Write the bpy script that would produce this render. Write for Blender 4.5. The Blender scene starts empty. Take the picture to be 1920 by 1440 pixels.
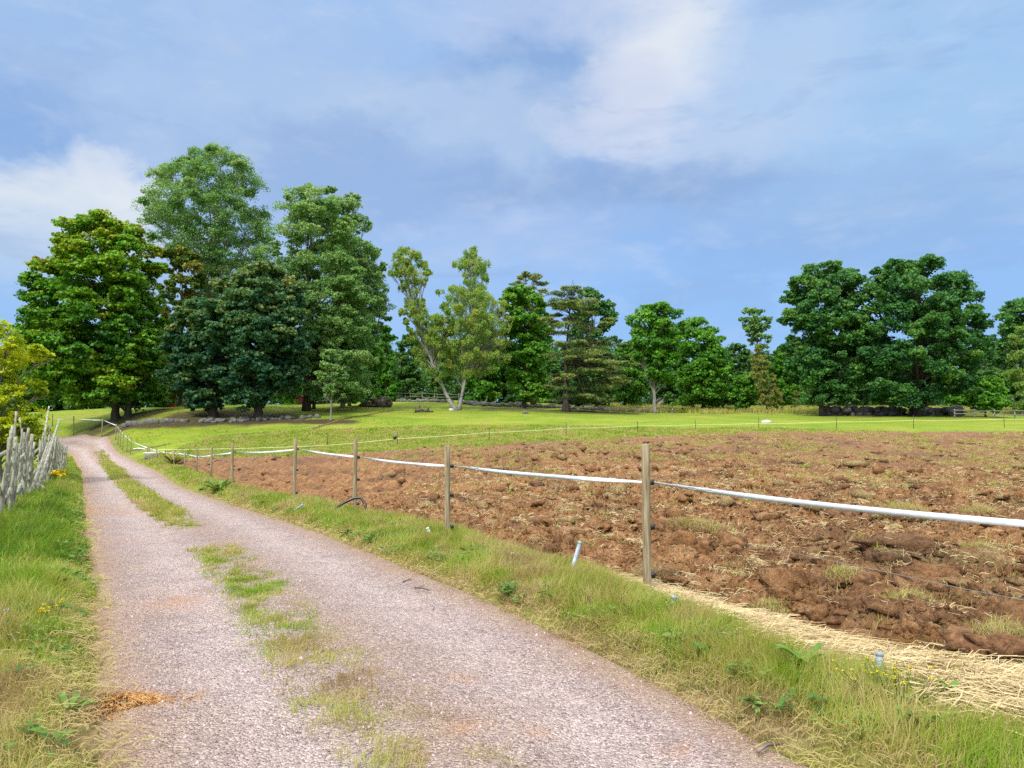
import bpy, bmesh, math, random
import numpy as np
R = np.random.default_rng(7)
random.seed(7)
scene = bpy.context.scene
col = scene.collection

# ------------------------------------------------------------------ camera
F = 1442.0            # focal length in pixels of a 1920 wide picture
CH = 1.5              # eye height
PITCH = math.atan(109 / F)
cam_d = bpy.data.cameras.new('camera')
cam_d.sensor_width = 36.0
cam_d.lens = 36.0 * F / 1920
cam_d.clip_start = 0.05
cam_d.clip_end = 3000
cam = bpy.data.objects.new('camera', cam_d)
col.objects.link(cam)
cam.location = (0, 0, CH)
cam.rotation_euler = (math.pi / 2 + PITCH, 0, 0)
scene.camera = cam
CT, ST = math.cos(PITCH), math.sin(PITCH)

def at(px, py, Y):
    u = (px - 960) / F; v = (720 - py) / F
    den = CT - v * ST
    return np.array([u * Y / den, Y, CH + Y * (ST + v * CT) / den])

def flat(px, py, z=0.0):
    u = (px - 960) / F; v = (720 - py) / F
    den = CT - v * ST
    Y = (z - CH) * den / (ST + v * CT)
    return np.array([u * Y / den, Y])

# ------------------------------------------------------------------ noise
_perm = np.random.default_rng(3).permutation(4096)
_grad = np.random.default_rng(4).uniform(0, 2 * np.pi, 4096)
def gnoise(x, y, seed=0):
    x = np.asarray(x, float) + seed * 17.31; y = np.asarray(y, float) - seed * 9.77
    xi = np.floor(x).astype(int); yi = np.floor(y).astype(int)
    xf = x - xi; yf = y - yi
    def g(ix, iy, fx, fy):
        a = _grad[_perm[(_perm[ix & 4095] + iy) & 4095]]
        return np.cos(a) * fx + np.sin(a) * fy
    u = xf ** 3 * (xf * (xf * 6 - 15) + 10); v = yf ** 3 * (yf * (yf * 6 - 15) + 10)
    n00 = g(xi, yi, xf, yf); n10 = g(xi + 1, yi, xf - 1, yf)
    n01 = g(xi, yi + 1, xf, yf - 1); n11 = g(xi + 1, yi + 1, xf - 1, yf - 1)
    return (n00 * (1 - u) + n10 * u) * (1 - v) + (n01 * (1 - u) + n11 * u) * v
def fbm(x, y, oct=4, seed=0):
    s = 0; a = 1.0; f = 1.0
    for i in range(oct):
        s = s + a * gnoise(x * f, y * f, seed + i * 5); a *= .5; f *= 2.03
    return s
def sstep(a, b, x):
    t = np.clip((x - a) / (b - a), 0, 1)
    return t * t * (3 - 2 * t)

# ------------------------------------------------------------------ terrain
ctrl = []
for (x, y) in [(0, 0), (-6, 3), (6, 3), (0, 8), (-5, 10), (6, 9), (-9, 14), (0, 15), (9, 14), (-12, 21), (-3, 22), (-22, 12), (22, 6), (-17, 30), (-8, 30), (-30, 30),
               (-40, 0), (40, -10), (0, -30), (-60, -60), (60, -60), (-120, 0), (-180, -150), (180, -150), (0, -200), (-50, 42)]:
    ctrl.append((x, y, 0.0))
for (px, py, d) in [(150, 885, 42), (195, 868, 52), (180, 848, 60), (165, 835, 65), (150, 826, 69), (90, 821, 73),
                    (1900, 900, 25.5), (1900, 850, 40), (1900, 809, 55), (1400, 810, 55), (1400, 848, 38), (1400, 900, 25), (900, 835, 45), (900, 868, 33),
                    (1150, 822, 51), (650, 848, 42), (450, 872, 37), (300, 862, 45),
                    (300, 840, 54), (450, 822, 55), (600, 812, 58), (750, 805, 60), (900, 802, 60),
                    (600, 785, 67), (860, 769, 80), (860, 752, 103), (700, 752, 105), (1060, 771, 78), (1230, 775, 82), (1230, 794, 65), (1541, 780, 78), (1718, 780, 76),
                    (1880, 783, 74), (220, 786, 72), (400, 786, 68), (480, 790, 66), (220, 808, 65), (140, 772, 82), (250, 766, 92), (1500, 766, 110), (1820, 766, 110), (1250, 764, 115), (480, 766, 95),
                    (0, 812, 72), (-200, 812, 75)]:
    ctrl.append(tuple(at(px, py, d)))
for (x, y, z) in [(-150, 120, 7.5), (150, 110, 7.5), (0, 160, 9), (-120, 200, 9), (120, 200, 9), (0, 280, 9.5), (250, 150, 8), (-250, 150, 8), (-230, 40, 2), (230, 40, 3)]:
    ctrl.append((x, y, z))
ctrl = np.array(ctrl)
def _phi(r2):
    return np.where(r2 > 1e-9, r2 * np.log(np.maximum(r2, 1e-9)) * .5, 0)
_n = len(ctrl)
_A = np.zeros((_n + 3, _n + 3))
_d2 = ((ctrl[:, None, :2] - ctrl[None, :, :2]) ** 2).sum(-1)
_A[:_n, :_n] = _phi(_d2) + np.eye(_n) * 2.0
_A[:_n, _n] = 1; _A[:_n, _n + 1:] = ctrl[:, :2]; _A[_n, :_n] = 1; _A[_n + 1:, :_n] = ctrl[:, :2].T
_w = np.linalg.solve(_A, np.concatenate([ctrl[:, 2], np.zeros(3)]))
def zt(x, y):
    x = np.atleast_1d(np.asarray(x, float)).copy(); y = np.atleast_1d(np.asarray(y, float)).copy()
    shp = x.shape; x = x.ravel(); y = y.ravel()
    r = np.hypot(x, y); k = np.where(r > 280, 280 / np.maximum(r, 1e-6), 1.0)
    x = x * k; y = y * k
    out = np.empty_like(x)
    for s in range(0, len(x), 60000):
        xs = x[s:s + 60000]; ys = y[s:s + 60000]
        d2 = (xs[:, None] - ctrl[None, :, 0]) ** 2 + (ys[:, None] - ctrl[None, :, 1]) ** 2
        out[s:s + 60000] = _phi(d2) @ _w[:_n] + _w[_n] + xs * _w[_n + 1] + ys * _w[_n + 2]
    return out.reshape(shp)
def z1(x, y):
    return float(zt(np.array([x]), np.array([y]))[0])

# ------------------------------------------------------------------ plan of road and field
def dflat(py):   # distance of the road surface seen at a picture row
    pts = [(1440, flat(0, 1440)[1]), (1200, flat(0, 1200)[1]), (1000, flat(0, 1000)[1]), (950, flat(0, 950)[1]), (920, flat(0, 920)[1]), (900, 31), (885, 42), (868, 52), (848, 60), (835, 65), (826, 69), (821, 73)]
    if py > 920: return flat(0, py)[1]
    return float(np.interp(-py, [-p[0] for p in pts], [p[1] for p in pts]))
Lpx = [(215, 1440), (195, 1330), (184, 1200), (177, 1100), (165, 1000), (158, 950), (156, 900), (152, 885), (148, 868), (139, 848), (122, 833), (85, 828), (20, 826)]
Rpx = [(1500, 1440), (1330, 1340), (1060, 1200), (900, 1125), (760, 1065), (600, 1000), (447, 950), (365, 920), (308, 898), (264, 884), (240, 868), (214, 848), (196, 833), (160, 824), (90, 819), (20, 817)]
def xy_at(px, py, d):
    return at(px, py, d)[:2]
Lw = [xy_at(p[0], p[1], dflat(p[1])) for p in Lpx]
Rw = [xy_at(p[0], p[1], dflat(p[1])) for p in Rpx]
d0 = Lw[0] - Lw[1]; d0 = d0 / np.linalg.norm(d0)
Lw = [np.array([2.6, -9.0]), np.array([0.4, -1.5])] + Lw
Rw = [np.array([6.4, -7.0]), np.array([3.9, -1.5])] + Rw
def resample(pts, n):
    pts = np.array(pts); s = np.concatenate([[0], np.cumsum(np.linalg.norm(np.diff(pts, axis=0), axis=1))])
    t = np.linspace(0, s[-1], n)
    return np.stack([np.interp(t, s, pts[:, 0]), np.interp(t, s, pts[:, 1])], 1)
def smooth(p, k=3, it=2):
    p = p.copy()
    for _ in range(it):
        for _ in range(k):
            p[1:-1] = .25 * p[:-2] + .5 * p[1:-1] + .25 * p[2:]
    return p
NS = 900
Le = smooth(resample(Lw, NS), 12, 2); Re = smooth(resample(Rw, NS), 12, 2)
road_poly = np.concatenate([Le[::6], Re[::6][::-1]])

def sd_poly(x, y, poly):
    """signed distance, negative inside"""
    x = np.asarray(x, float); y = np.asarray(y, float)
    best = np.full(x.shape, 1e9); ins = np.zeros(x.shape, bool)
    n = len(poly)
    for i in range(n):
        ax, ay = poly[i]; bx, by = poly[(i + 1) % n]
        ex, ey = bx - ax, by - ay
        L = ex * ex + ey * ey
        if L < 1e-12: continue
        t = np.clip(((x - ax) * ex + (y - ay) * ey) / L, 0, 1)
        d = (x - ax - t * ex) ** 2 + (y - ay - t * ey) ** 2
        best = np.minimum(best, d)
        c = ((ay > y) != (by > y))
        if c.any():
            xx = ax + (y - ay) / (ey if abs(ey) > 1e-12 else 1e-12) * ex
            ins ^= c & (x < xx)
    d = np.sqrt(best)
    return np.where(ins, -d, d)
def d_line(x, y, pts):
    best = np.full(np.shape(x), 1e9)
    for a, b in zip(pts[:-1], pts[1:]):
        e = b - a; L = (e * e).sum()
        t = np.clip(((x - a[0]) * e[0] + (y - a[1]) * e[1]) / L, 0, 1)
        best = np.minimum(best, (x - a[0] - t * e[0]) ** 2 + (y - a[1] - t * e[1]) ** 2)
    return np.sqrt(best)

near_edge = [flat(*p) for p in [(540, 935), (620, 950), (700, 966), (860, 1003), (1000, 1046), (1100, 1074), (1250, 1112), (1400, 1165), (1600, 1222), (1920, 1275)]]
field_poly = np.array([xy_at(290, 860, 45), xy_at(340, 880, 38), xy_at(400, 896, 31.5), xy_at(450, 908, 27)] + near_edge + [np.array([5.2, 1.5]), np.array([8.0, -4.0]), np.array([45, -12.0]), np.array([58, 20.0]), np.array([50, 54.0]),
             xy_at(1920, 808, 55), xy_at(1400, 810, 55), xy_at(1200, 818, 52), xy_at(1000, 828, 48), xy_at(900, 835, 45), xy_at(700, 845, 42), xy_at(560, 852, 41), xy_at(430, 858, 43)])
straw_poly = np.array([flat(*p) for p in [(1195, 1108), (1300, 1150), (1400, 1192), (1500, 1225), (1600, 1266), (1750, 1318), (1920, 1382), (2300, 1500), (2300, 1300), (1920, 1245), (1750, 1232), (1600, 1212), (1450, 1172), (1350, 1150), (1230, 1098)]])
fence_l = [flat(-60, 1010), flat(0, 985), flat(45, 938), flat(90, 905), xy_at(112, 886, 41), xy_at(122, 868, 50)]

def ground_z(x, y):
    """height of the grass ground sheet"""
    x = np.asarray(x, float); y = np.asarray(y, float)
    z = zt(x, y)
    r = np.hypot(x, y)
    near = 1 - sstep(25, 60, r)
    z = z + near * (.035 * fbm(x * .8, y * .8, 3, 1) + .02 * fbm(x * 4, y * 4, 3, 2)) + .10 * sstep(30, 60, r) * fbm(x * .16, y * .16, 3, 8)
    sel = r < 90
    dr = np.full(z.shape, 9.0); df = np.full(z.shape, 9.0)
    dr[sel] = sd_poly(x[sel], y[sel], road_poly); df[sel] = sd_poly(x[sel], y[sel], field_poly)
    bank = .09 * sstep(0, .35, dr) * (1 - sstep(.9, 2.5, dr)) * sstep(0.0, .5, df) * (r < 40)
    z = z + bank
    z = z - .10 * sstep(.12, -.2, dr) - .35 * sstep(.0, -1.0, df) - .06 * sstep(.1, -.2, df)
    return z

# ------------------------------------------------------------------ mesh helpers
def build(name, V, faces, mat=None, parent=None, attrs=None, smooth_=False, link=True):
    """V (n,3); faces: list of int arrays (m,k); attrs: {name: per-face or per-vertex array}"""
    V = np.ascontiguousarray(V, np.float32)
    me = bpy.data.meshes.new(name)
    faces = [np.asarray(f, np.int32) for f in faces if len(f)]
    nl = sum(f.size for f in faces); npoly = sum(len(f) for f in faces)
    me.vertices.add(len(V)); me.vertices.foreach_set('co', V.ravel())
    me.loops.add(nl); me.loops.foreach_set('vertex_index', np.concatenate([f.ravel() for f in faces]))
    starts = []; o = 0
    for f in faces:
        starts.append(o + np.arange(len(f)) * f.shape[1]); o += f.size
    me.polygons.add(npoly); me.polygons.foreach_set('loop_start', np.concatenate(starts).astype(np.int32))
    if smooth_: me.polygons.foreach_set('use_smooth', np.ones(npoly, bool))
    me.update(calc_edges=True)
    for k, a in (attrs or {}).items():
        a = np.asarray(a, np.float32)
        dom = 'FACE' if len(a) == npoly and len(a) != len(V) else 'POINT'
        at_ = me.attributes.new(k, 'FLOAT', dom); at_.data.foreach_set('value', a)
    if mat: me.materials.append(mat)
    ob = bpy.data.objects.new(name, me)
    if link: col.objects.link(ob)
    if parent: ob.parent = parent
    return ob
def tag(o, label=None, cat=None, group=None, kind=None):
    if label: o['label'] = label
    if cat: o['category'] = cat
    if group: o['group'] = group
    if kind: o['kind'] = kind
    return o
def thing(name, loc, label, cat, group=None):
    o = bpy.data.objects.new(name, None); col.objects.link(o); o.location = tuple(float(v) for v in loc)
    o.empty_display_size = .2
    return tag(o, label, cat, group)

class MB:
    """collects tubes, boxes and stones for one mesh"""
    def __init__(s): s.V = []; s.Q = []; s.T = []; s.n = 0
    def add(s, v, q=None, t=None):
        s.V.append(np.asarray(v, float))
        if q is not None and len(q): s.Q.append(np.asarray(q) + s.n)
        if t is not None and len(t): s.T.append(np.asarray(t) + s.n)
        s.n += len(v)
    def tube(s, pts, rad, k=7, cap=True, jit=0.0, flat_=1.0):
        pts = np.asarray(pts, float); rad = np.broadcast_to(np.asarray(rad, float), (len(pts),))
        tan = np.gradient(pts, axis=0); tan /= np.linalg.norm(tan, axis=1)[:, None] + 1e-9
        ref = np.array([0, 0, 1.0]) if abs(tan[:, 2]).mean() < .8 else np.array([1.0, 0, 0])
        a = np.cross(tan, ref); a /= np.linalg.norm(a, axis=1)[:, None] + 1e-9
        b = np.cross(tan, a)
        th = np.arange(k) * 2 * np.pi / k
        rr = rad[:, None] * (1 + jit * R.uniform(-1, 1, (len(pts), k)))
        V = pts[:, None, :] + rr[..., None] * (a[:, None, :] * np.cos(th)[None, :, None] + flat_ * b[:, None, :] * np.sin(th)[None, :, None])
        V = V.reshape(-1, 3)
        i = np.arange(len(pts) - 1)[:, None] * k; j = np.arange(k)[None, :]; j2 = (j + 1) % k
        q = np.stack([i + j, i + j2, i + k + j2, i + k + j], -1).reshape(-1, 4)
        t = []
        if cap:
            V = np.concatenate([V, pts[:1], pts[-1:]])
            c0 = len(V) - 2; c1 = len(V) - 1; L = (len(pts) - 1) * k
            for m in range(k):
                t.append((c0, (m + 1) % k, m)); t.append((c1, L + m, L + (m + 1) % k))
        s.add(V, q, np.array(t).reshape(-1, 3))
    def box(s, c, size, rz=0, rx=0, bev=0.0):
        c = np.asarray(c, float); hx, hy, hz = [v / 2 for v in size]
        b = min(bev, hx * .9, hy * .9, hz * .9)
        if b <= 0: b = min(hx, hy, hz) * .08
        V = []; 
        ring = [(-hx + b, -hy), (hx - b, -hy), (hx, -hy + b), (hx, hy - b), (hx - b, hy), (-hx + b, hy), (-hx, hy - b), (-hx, -hy + b)]
        sc = lambda z, kx, ky: [(x * kx, y * ky, z) for x, y in ring]
        kx = 1 - b / hx; ky = 1 - b / hy
        V = sc(-hz, kx, ky) + sc(-hz + b, 1, 1) + sc(hz - b, 1, 1) + sc(hz, kx, ky)
        V = np.array(V)
        if rx:
            cr, sr = math.cos(rx), math.sin(rx); V = np.stack([V[:, 0], V[:, 1] * cr - V[:, 2] * sr, V[:, 1] * sr + V[:, 2] * cr], 1)
        if rz:
            cr, sr = math.cos(rz), math.sin(rz); V = np.stack([V[:, 0] * cr - V[:, 1] * sr, V[:, 0] * sr + V[:, 1] * cr, V[:, 2]], 1)
        V = V + c
        n0 = len(V); V = np.concatenate([V, [V[:8].mean(0)], [V[24:32].mean(0)]])
        q = []; t = []
        for L in range(3):
            for m in range(8): q.append((L * 8 + m, L * 8 + (m + 1) % 8, L * 8 + 8 + (m + 1) % 8, L * 8 + 8 + m))
        for m in range(8): t.append((n0, (m + 1) % 8, m)); t.append((n0 + 1, 24 + m, 24 + (m + 1) % 8))
        s.add(V, q, t)
    def stone(s, c, size, seed=None, rough=.25, sub=1):
        V, T = ICO[sub]
        rr = np.random.default_rng(seed if seed is not None else int(R.integers(1 << 30)))
        d = rr.normal(size=(9, 3)); d /= np.linalg.norm(d, axis=1)[:, None]
        h = rr.uniform(.72, 1.0, 9)
        P = V.copy()
        for k in range(9):                         # chop facets off
            dd = P @ d[k]; over = np.maximum(dd - h[k], 0); P = P - over[:, None] * d[k]
        P = P * (1 + rough * .30 * rr.uniform(-1, 1, (len(P), 1)))
        if rough > .4:
            q = seed if seed is not None else int(rr.integers(1000)); f_ = 1 + rough * 1.1 * (fbm(P[:, 0] * 1.7 + P[:, 2], P[:, 1] * 1.7 - P[:, 2] * .6, 4, q)); P = P * f_[:, None]
        a = rr.uniform(0, 6.28); ca, sa = math.cos(a), math.sin(a)
        P = P * np.asarray(size)
        P = np.stack([P[:, 0] * ca - P[:, 1] * sa, P[:, 0] * sa + P[:, 1] * ca, P[:, 2]], 1)
        s.add(P + np.asarray(c), None, T)
    def build(s, name, mat, parent=None, smooth_=False, off=None):
        V = np.concatenate(s.V)
        if off is not None: V = V - np.asarray(off)
        f = []
        if s.Q: f.append(np.concatenate(s.Q))
        if s.T: f.append(np.concatenate(s.T))
        return build(name, V, f, mat, parent, smooth_=smooth_)
ICO = {}
for sub in (1, 2, 3):
    bm = bmesh.new(); bmesh.ops.create_icosphere(bm, subdivisions=sub, radius=1)
    bm.verts.ensure_lookup_table()
    ICO[sub] = (np.array([v.co[:] for v in bm.verts]), np.array([[v.index for v in f.verts] for f in bm.faces])); bm.free()

# ------------------------------------------------------------------ materials
def lin(r, g, b):
    f = lambda c: (c / 255 / 12.92) if c / 255 <= .04045 else ((c / 255 + .055) / 1.055) ** 2.4
    return (f(r), f(g), f(b), 1)
class NT:
    def __init__(s, name):
        s.m = bpy.data.materials.new(name); s.m.use_nodes = True
        s.t = s.m.node_tree; s.t.nodes.clear()
        s.out = s.n('ShaderNodeOutputMaterial'); s.bsdf = s.n('ShaderNodeBsdfPrincipled')
        s.bsdf.inputs['Specular IOR Level'].default_value = .2
        s.bsdf.inputs['Roughness'].default_value = .85
        s.l(s.bsdf.outputs[0], s.out.inputs[0])
    def n(s, typ, **kw):
        nd = s.t.nodes.new(typ)
        for k, v in kw.items(): setattr(nd, k, v)
        return nd
    def l(s, a, b): s.t.links.new(a, b)
    def attr(s, name):
        nd = s.n('ShaderNodeAttribute'); nd.attribute_name = name; return nd.outputs['Fac']
    def pos(s): 
        return s.n('ShaderNodeNewGeometry').outputs['Position']
    def obj(s): return s.n('ShaderNodeTexCoord').outputs['Object']
    def map(s, v, scale):
        nd = s.n('ShaderNodeMapping'); nd.inputs['Scale'].default_value = scale; s.l(v, nd.inputs['Vector']); return nd.outputs[0]
    def noise(s, v, scale, detail=4, rough=.55, dist=0):
        nd = s.n('ShaderNodeTexNoise'); nd.inputs['Scale'].default_value = scale; nd.inputs['Detail'].default_value = detail
        nd.inputs['Roughness'].default_value = rough; nd.inputs['Distortion'].default_value = dist; s.l(v, nd.inputs['Vector']); return nd.outputs['Fac']
    def voro(s, v, scale, out='Color', feature='F1'):
        nd = s.n('ShaderNodeTexVoronoi'); nd.feature = feature; nd.inputs['Scale'].default_value = scale; s.l(v, nd.inputs['Vector']); return nd.outputs[out]
    def ramp(s, f, stops, interp='LINEAR'):
        nd = s.n('ShaderNodeValToRGB'); nd.color_ramp.interpolation = interp
        e = nd.color_ramp.elements
        while len(e) < len(stops): e.new(.5)
        for i, (p, c) in enumerate(stops):
            e[i].position = p; e[i].color = c if len(c) == 4 else (*c, 1)
        s.l(f, nd.inputs[0]); return nd.outputs[0]
    def rng(s, f, a, b, c=0, d=1):
        nd = s.n('ShaderNodeMapRange'); nd.interpolation_type = 'SMOOTHSTEP'
        for i, v in zip((1, 2, 3, 4), (a, b, c, d)): nd.inputs[i].default_value = v
        s.l(f, nd.inputs[0]); return nd.outputs[0]
    def mix(s, f, a, b, mode='MIX'):
        nd = s.n('ShaderNodeMix'); nd.data_type = 'RGBA'; nd.blend_type = mode
        for sock, v in ((nd.inputs[0], f), (nd.inputs[6], a), (nd.inputs[7], b)):
            if isinstance(v, bpy.types.NodeSocket): s.l(v, sock)
            elif isinstance(v, (int, float)): sock.default_value = v
            else: sock.default_value = v if len(v) == 4 else (*v, 1)
        return nd.outputs[2]
    def math(s, op, a, b=0):
        nd = s.n('ShaderNodeMath'); nd.operation = op
        for sock, v in ((nd.inputs[0], a), (nd.inputs[1], b)):
            if isinstance(v, bpy.types.NodeSocket): s.l(v, sock)
            else: sock.default_value = v
        return nd.outputs[0]
    def col(s, c):
        if isinstance(c, bpy.types.NodeSocket): s.l(c, s.bsdf.inputs['Base Color'])
        else: s.bsdf.inputs['Base Color'].default_value = c if len(c) == 4 else (*c, 1)
    def bump(s, h, strength=.4, dist=.02):
        nd = s.n('ShaderNodeBump'); nd.inputs['Strength'].default_value = strength; nd.inputs['Distance'].default_value = dist
        s.l(h, nd.inputs['Height']); s.l(nd.outputs[0], s.bsdf.inputs['Normal'])
    def rough(s, v): s.bsdf.inputs['Roughness'].default_value = v

def leaf_mat(name, stops, transl=.28):
    transl = transl * 1.25
    t = NT(name)
    c = t.ramp(t.attr('tint'), stops)
    t.col(c); t.rough(.55); t.bsdf.inputs['Specular IOR Level'].default_value = .25
    tr = t.n('ShaderNodeBsdfTranslucent'); t.l(t.mix(.5, c, (1, 1, .3), 'MULTIPLY'), tr.inputs[0])
    mx = t.n('ShaderNodeMixShader'); mx.inputs[0].default_value = transl
    t.l(t.bsdf.outputs[0], mx.inputs[1]); t.l(tr.outputs[0], mx.inputs[2]); t.l(mx.outputs[0], t.out.inputs[0])
    return t.m
def bark_mat(name, a, b, scale=6, birch=False):
    t = NT(name); p = t.obj()
    f = t.noise(t.map(p, (1, 1, .25)), scale, 5, .6)
    c = t.ramp(f, [(.3, a), (.7, b)])
    if birch:
        g = t.noise(t.map(p, (1, 1, 5)), 1.2, 3)
        c = t.mix(t.rng(g, .6, .68), c, (.03, .03, .03))
    t.col(c); t.bump(f, .8, .04); return t.m

M = {}
# gravel
t = NT('pink_gravel'); p = t.pos()
v1 = t.voro(p, 75); v2 = t.voro(p, 32)
big = t.noise(p, .9, 4); med = t.noise(p, 5, 4); fine = t.noise(p, 160, 3, .7)
trk = t.attr('track'); big2 = t.math('ADD', big, t.math('MULTIPLY', t.math('SUBTRACT', med, .5), .4))
base = t.mix(t.rng(big2, .38, .62), (.350, .272, .246), (.365, .272, .222))
base = t.mix(trk, base, (.470, .388, .358))
base = t.mix(t.math('MULTIPLY', t.rng(t.noise(p, 2.2, 5, .65), .45, .7), .45), base, (.262, .202, .198))
sp = t.ramp(t.n('ShaderNodeSeparateColor').outputs[0] if False else v1, [(0, (.40, .37, .37)), (.35, (.82, .80, .80)), (.7, (1.10, 1.09, 1.08)), (1, (1.6, 1.6, 1.6))])
c = t.mix(.9, base, sp, 'MULTIPLY')
sp2 = t.ramp(v2, [(0, (.58, .56, .56)), (.4, (.96, .95, .95)), (1, (1.3, 1.3, 1.3))])
c = t.mix(.55, c, sp2, 'MULTIPLY')
ed = t.attr('edge')
c = t.mix(t.math('MULTIPLY', ed, .75), c, t.mix(t.rng(med, .35, .65), (.33, .205, .125), (.36, .26, .17)))
c = t.mix(t.math('MULTIPLY', t.attr('rust'), t.rng(med, .25, .6)), c, (.45, .22, .09))
t.col(c)
dd = t.voro(p, 75, 'Distance'); d2 = t.voro(p, 32, 'Distance')
h = t.math('ADD', t.math('MULTIPLY', dd, -1.0), t.math('MULTIPLY', d2, -.8))
t.bump(h, 1.0, .022); t.rough(.9); M['gravel'] = t.m
# grass ground
t = NT('grass_ground'); p = t.pos()
n1 = t.noise(t.map(p, (.6, 1, 1)), .30, 6, .68); n2 = t.noise(p, 1.3, 5, .6); n3 = t.noise(p, 9, 4, .7); n4 = t.noise(t.map(p, (.35, 1, 1)), .8, 4, .6)
g = t.ramp(n1, [(.34, (.120, .190, .012)), (.47, (.155, .225, .014)), (.55, (.195, .240, .020)), (.66, (.245, .245, .040))])
g = t.mix(t.rng(n2, .52, .74), g, (.13, .20, .014))
g = t.mix(t.math('MULTIPLY', t.rng(n4, .55, .7), .55), g, (.26, .245, .06))
g = t.mix(.55, g, t.ramp(n3, [(.3, (.55, .55, .5)), (.6, (1.15, 1.15, 1.1))]), 'MULTIPLY')
dry = t.ramp(t.noise(p, 6, 5, .65), [(.35, (.06, .055, .02)), (.5, (.16, .12, .055)), (.65, (.25, .185, .10))])
g = t.mix(t.attr('dry'), g, dry)
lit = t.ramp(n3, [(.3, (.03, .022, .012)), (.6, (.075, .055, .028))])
g = t.mix(t.attr('litter_shade'), g, lit)  # brown leaf litter, with the shade under the trees darkened into its colour
t.col(g); t.bump(t.math('ADD', n3, n2), .7, .05); t.rough(.95); M['ground'] = t.m
# soil
t = NT('ploughed_soil'); p = t.pos()
n1 = t.noise(p, .35, 4); n2 = t.noise(p, 3.2, 5, .65); n3 = t.noise(p, 22, 5, .7); n4 = t.noise(p, 90, 3, .7)
c = t.ramp(n2, [(.3, (.185, .084, .032)), (.48, (.375, .188, .076)), (.68, (.52, .305, .148))])
c = t.mix(t.rng(n1, .45, .68), c, t.ramp(n2, [(.3, (.125, .064, .032)), (.7, (.30, .165, .084))]))
c = t.mix(.7, c, t.ramp(n3, [(.34, (.24, .24, .24)), (.52, (.92, .91, .90)), (.72, (1.45, 1.42, 1.4))]), 'MULTIPLY')
c = t.mix(t.math('MULTIPLY', t.attr('far'), .5), c, (.195, .107, .060))
strw = t.ramp(n3, [(.3, (.20, .14, .055)), (.6, (.46, .36, .16))])
c = t.mix(t.math('MULTIPLY', t.attr('straw'), t.rng(n3, .3, .55)), c, strw)
t.col(c); t.bump(t.math('ADD', t.math('ADD', n3, t.math('MULTIPLY', n4, .4)), t.noise(p, 9, 4, .7)), 1.0, .085); t.rough(.95); M['soil'] = t.m
# clod soil, darker brown than the field
t = NT('dark_soil'); p = t.pos(); n = t.noise(p, 18, 5, .7)
t.col(t.ramp(n, [(.3, (.05, .026, .014)), (.5, (.15, .074, .036)), (.7, (.27, .145, .07))])); t.bump(n, .9, .03); t.rough(.95); M['clod'] = t.m
# track
t = NT('bare_track'); n = t.noise(t.pos(), 3, 4); t.col(t.ramp(n, [(.35, (.10, .085, .02)), (.65, (.16, .10, .05))])); M['track'] = t.m
# wood
t = NT('weathered_post'); p = t.obj(); n = t.noise(t.map(p, (14, 14, .8)), 3, 5, .6); n2 = t.noise(p, 2.5, 3)
c = t.ramp(n, [(.34, (.07, .05, .03)), (.44, (.22, .17, .10)), (.56, (.29, .235, .145)), (.72, (.42, .355, .23))]); c = t.mix(t.rng(n2, .5, .7, 0, .5), c, (.2, .19, .12))
t.col(c); t.bump(n, .7, .01); M['post'] = t.m
t = NT('lichen_pole'); p = t.obj(); n = t.noise(t.map(p, (1, 1, .15)), 22, 5, .6); n2 = t.noise(p, 9, 4, .65)
c = t.ramp(n, [(.3, (.095, .08, .06)), (.5, (.23, .205, .16)), (.7, (.37, .35, .28))]); c = t.mix(t.rng(n2, .45, .6, 0, .8), c, (.35, .39, .29)); c = t.mix(t.rng(n2, .66, .75, 0, .8), c, (.43, .47, .34))
t.col(c); t.bump(n, .7, .02); M['pole'] = t.m
t = NT('grey_rail'); n = t.noise(t.map(t.obj(), (1, 6, 6)), 3, 4); t.col(t.ramp(n, [(.3, (.12, .11, .09)), (.7, (.30, .28, .24))])); M['rail'] = t.m
t = NT('dead_wood'); n = t.noise(t.obj(), 4, 5); t.col(t.ramp(n, [(.3, (.03, .022, .017)), (.55, (.12, .09, .07)), (.75, (.30, .25, .2))])); t.bump(n, .8, .05); M['log'] = t.m
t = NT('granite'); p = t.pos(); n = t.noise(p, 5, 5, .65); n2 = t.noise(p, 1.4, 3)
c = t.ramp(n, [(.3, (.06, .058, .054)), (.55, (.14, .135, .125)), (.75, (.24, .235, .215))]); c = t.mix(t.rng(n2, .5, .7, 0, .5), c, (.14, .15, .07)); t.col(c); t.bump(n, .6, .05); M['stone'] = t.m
t = NT('pale_boulder'); n = t.noise(t.pos(), 5, 5); t.col(t.ramp(n, [(.3, (.40, .37, .34)), (.7, (.66, .62, .58))])); M['boulder'] = t.m
t = NT('white_tape'); n = t.noise(t.pos(), 14, 4, .7); c = t.ramp(n, [(.3, (.52, .56, .62)), (.7, (.66, .70, .77))]); ac = t.attr('across'); c = t.mix(t.rng(t.math('SINE', t.math('MULTIPLY', ac, 25.0)), .6, .95, 0, .25), c, (.40, .43, .48)); t.col(c); t.rough(.8); M['tape'] = t.m
t = NT('thin_rope'); t.col((.62, .72, .36)); M['rope'] = t.m
t = NT('galvanised_wire'); t.col((.35, .35, .36)); t.rough(.4); t.bsdf.inputs['Metallic'].default_value = .5; M['wire'] = t.m
t = NT('black_plastic'); t.col((.012, .012, .013)); t.rough(.35); t.bsdf.inputs['Specular IOR Level'].default_value = .5; M['black'] = t.m
t = NT('rod_metal'); t.col((.06, .055, .045)); M['rod'] = t.m
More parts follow.
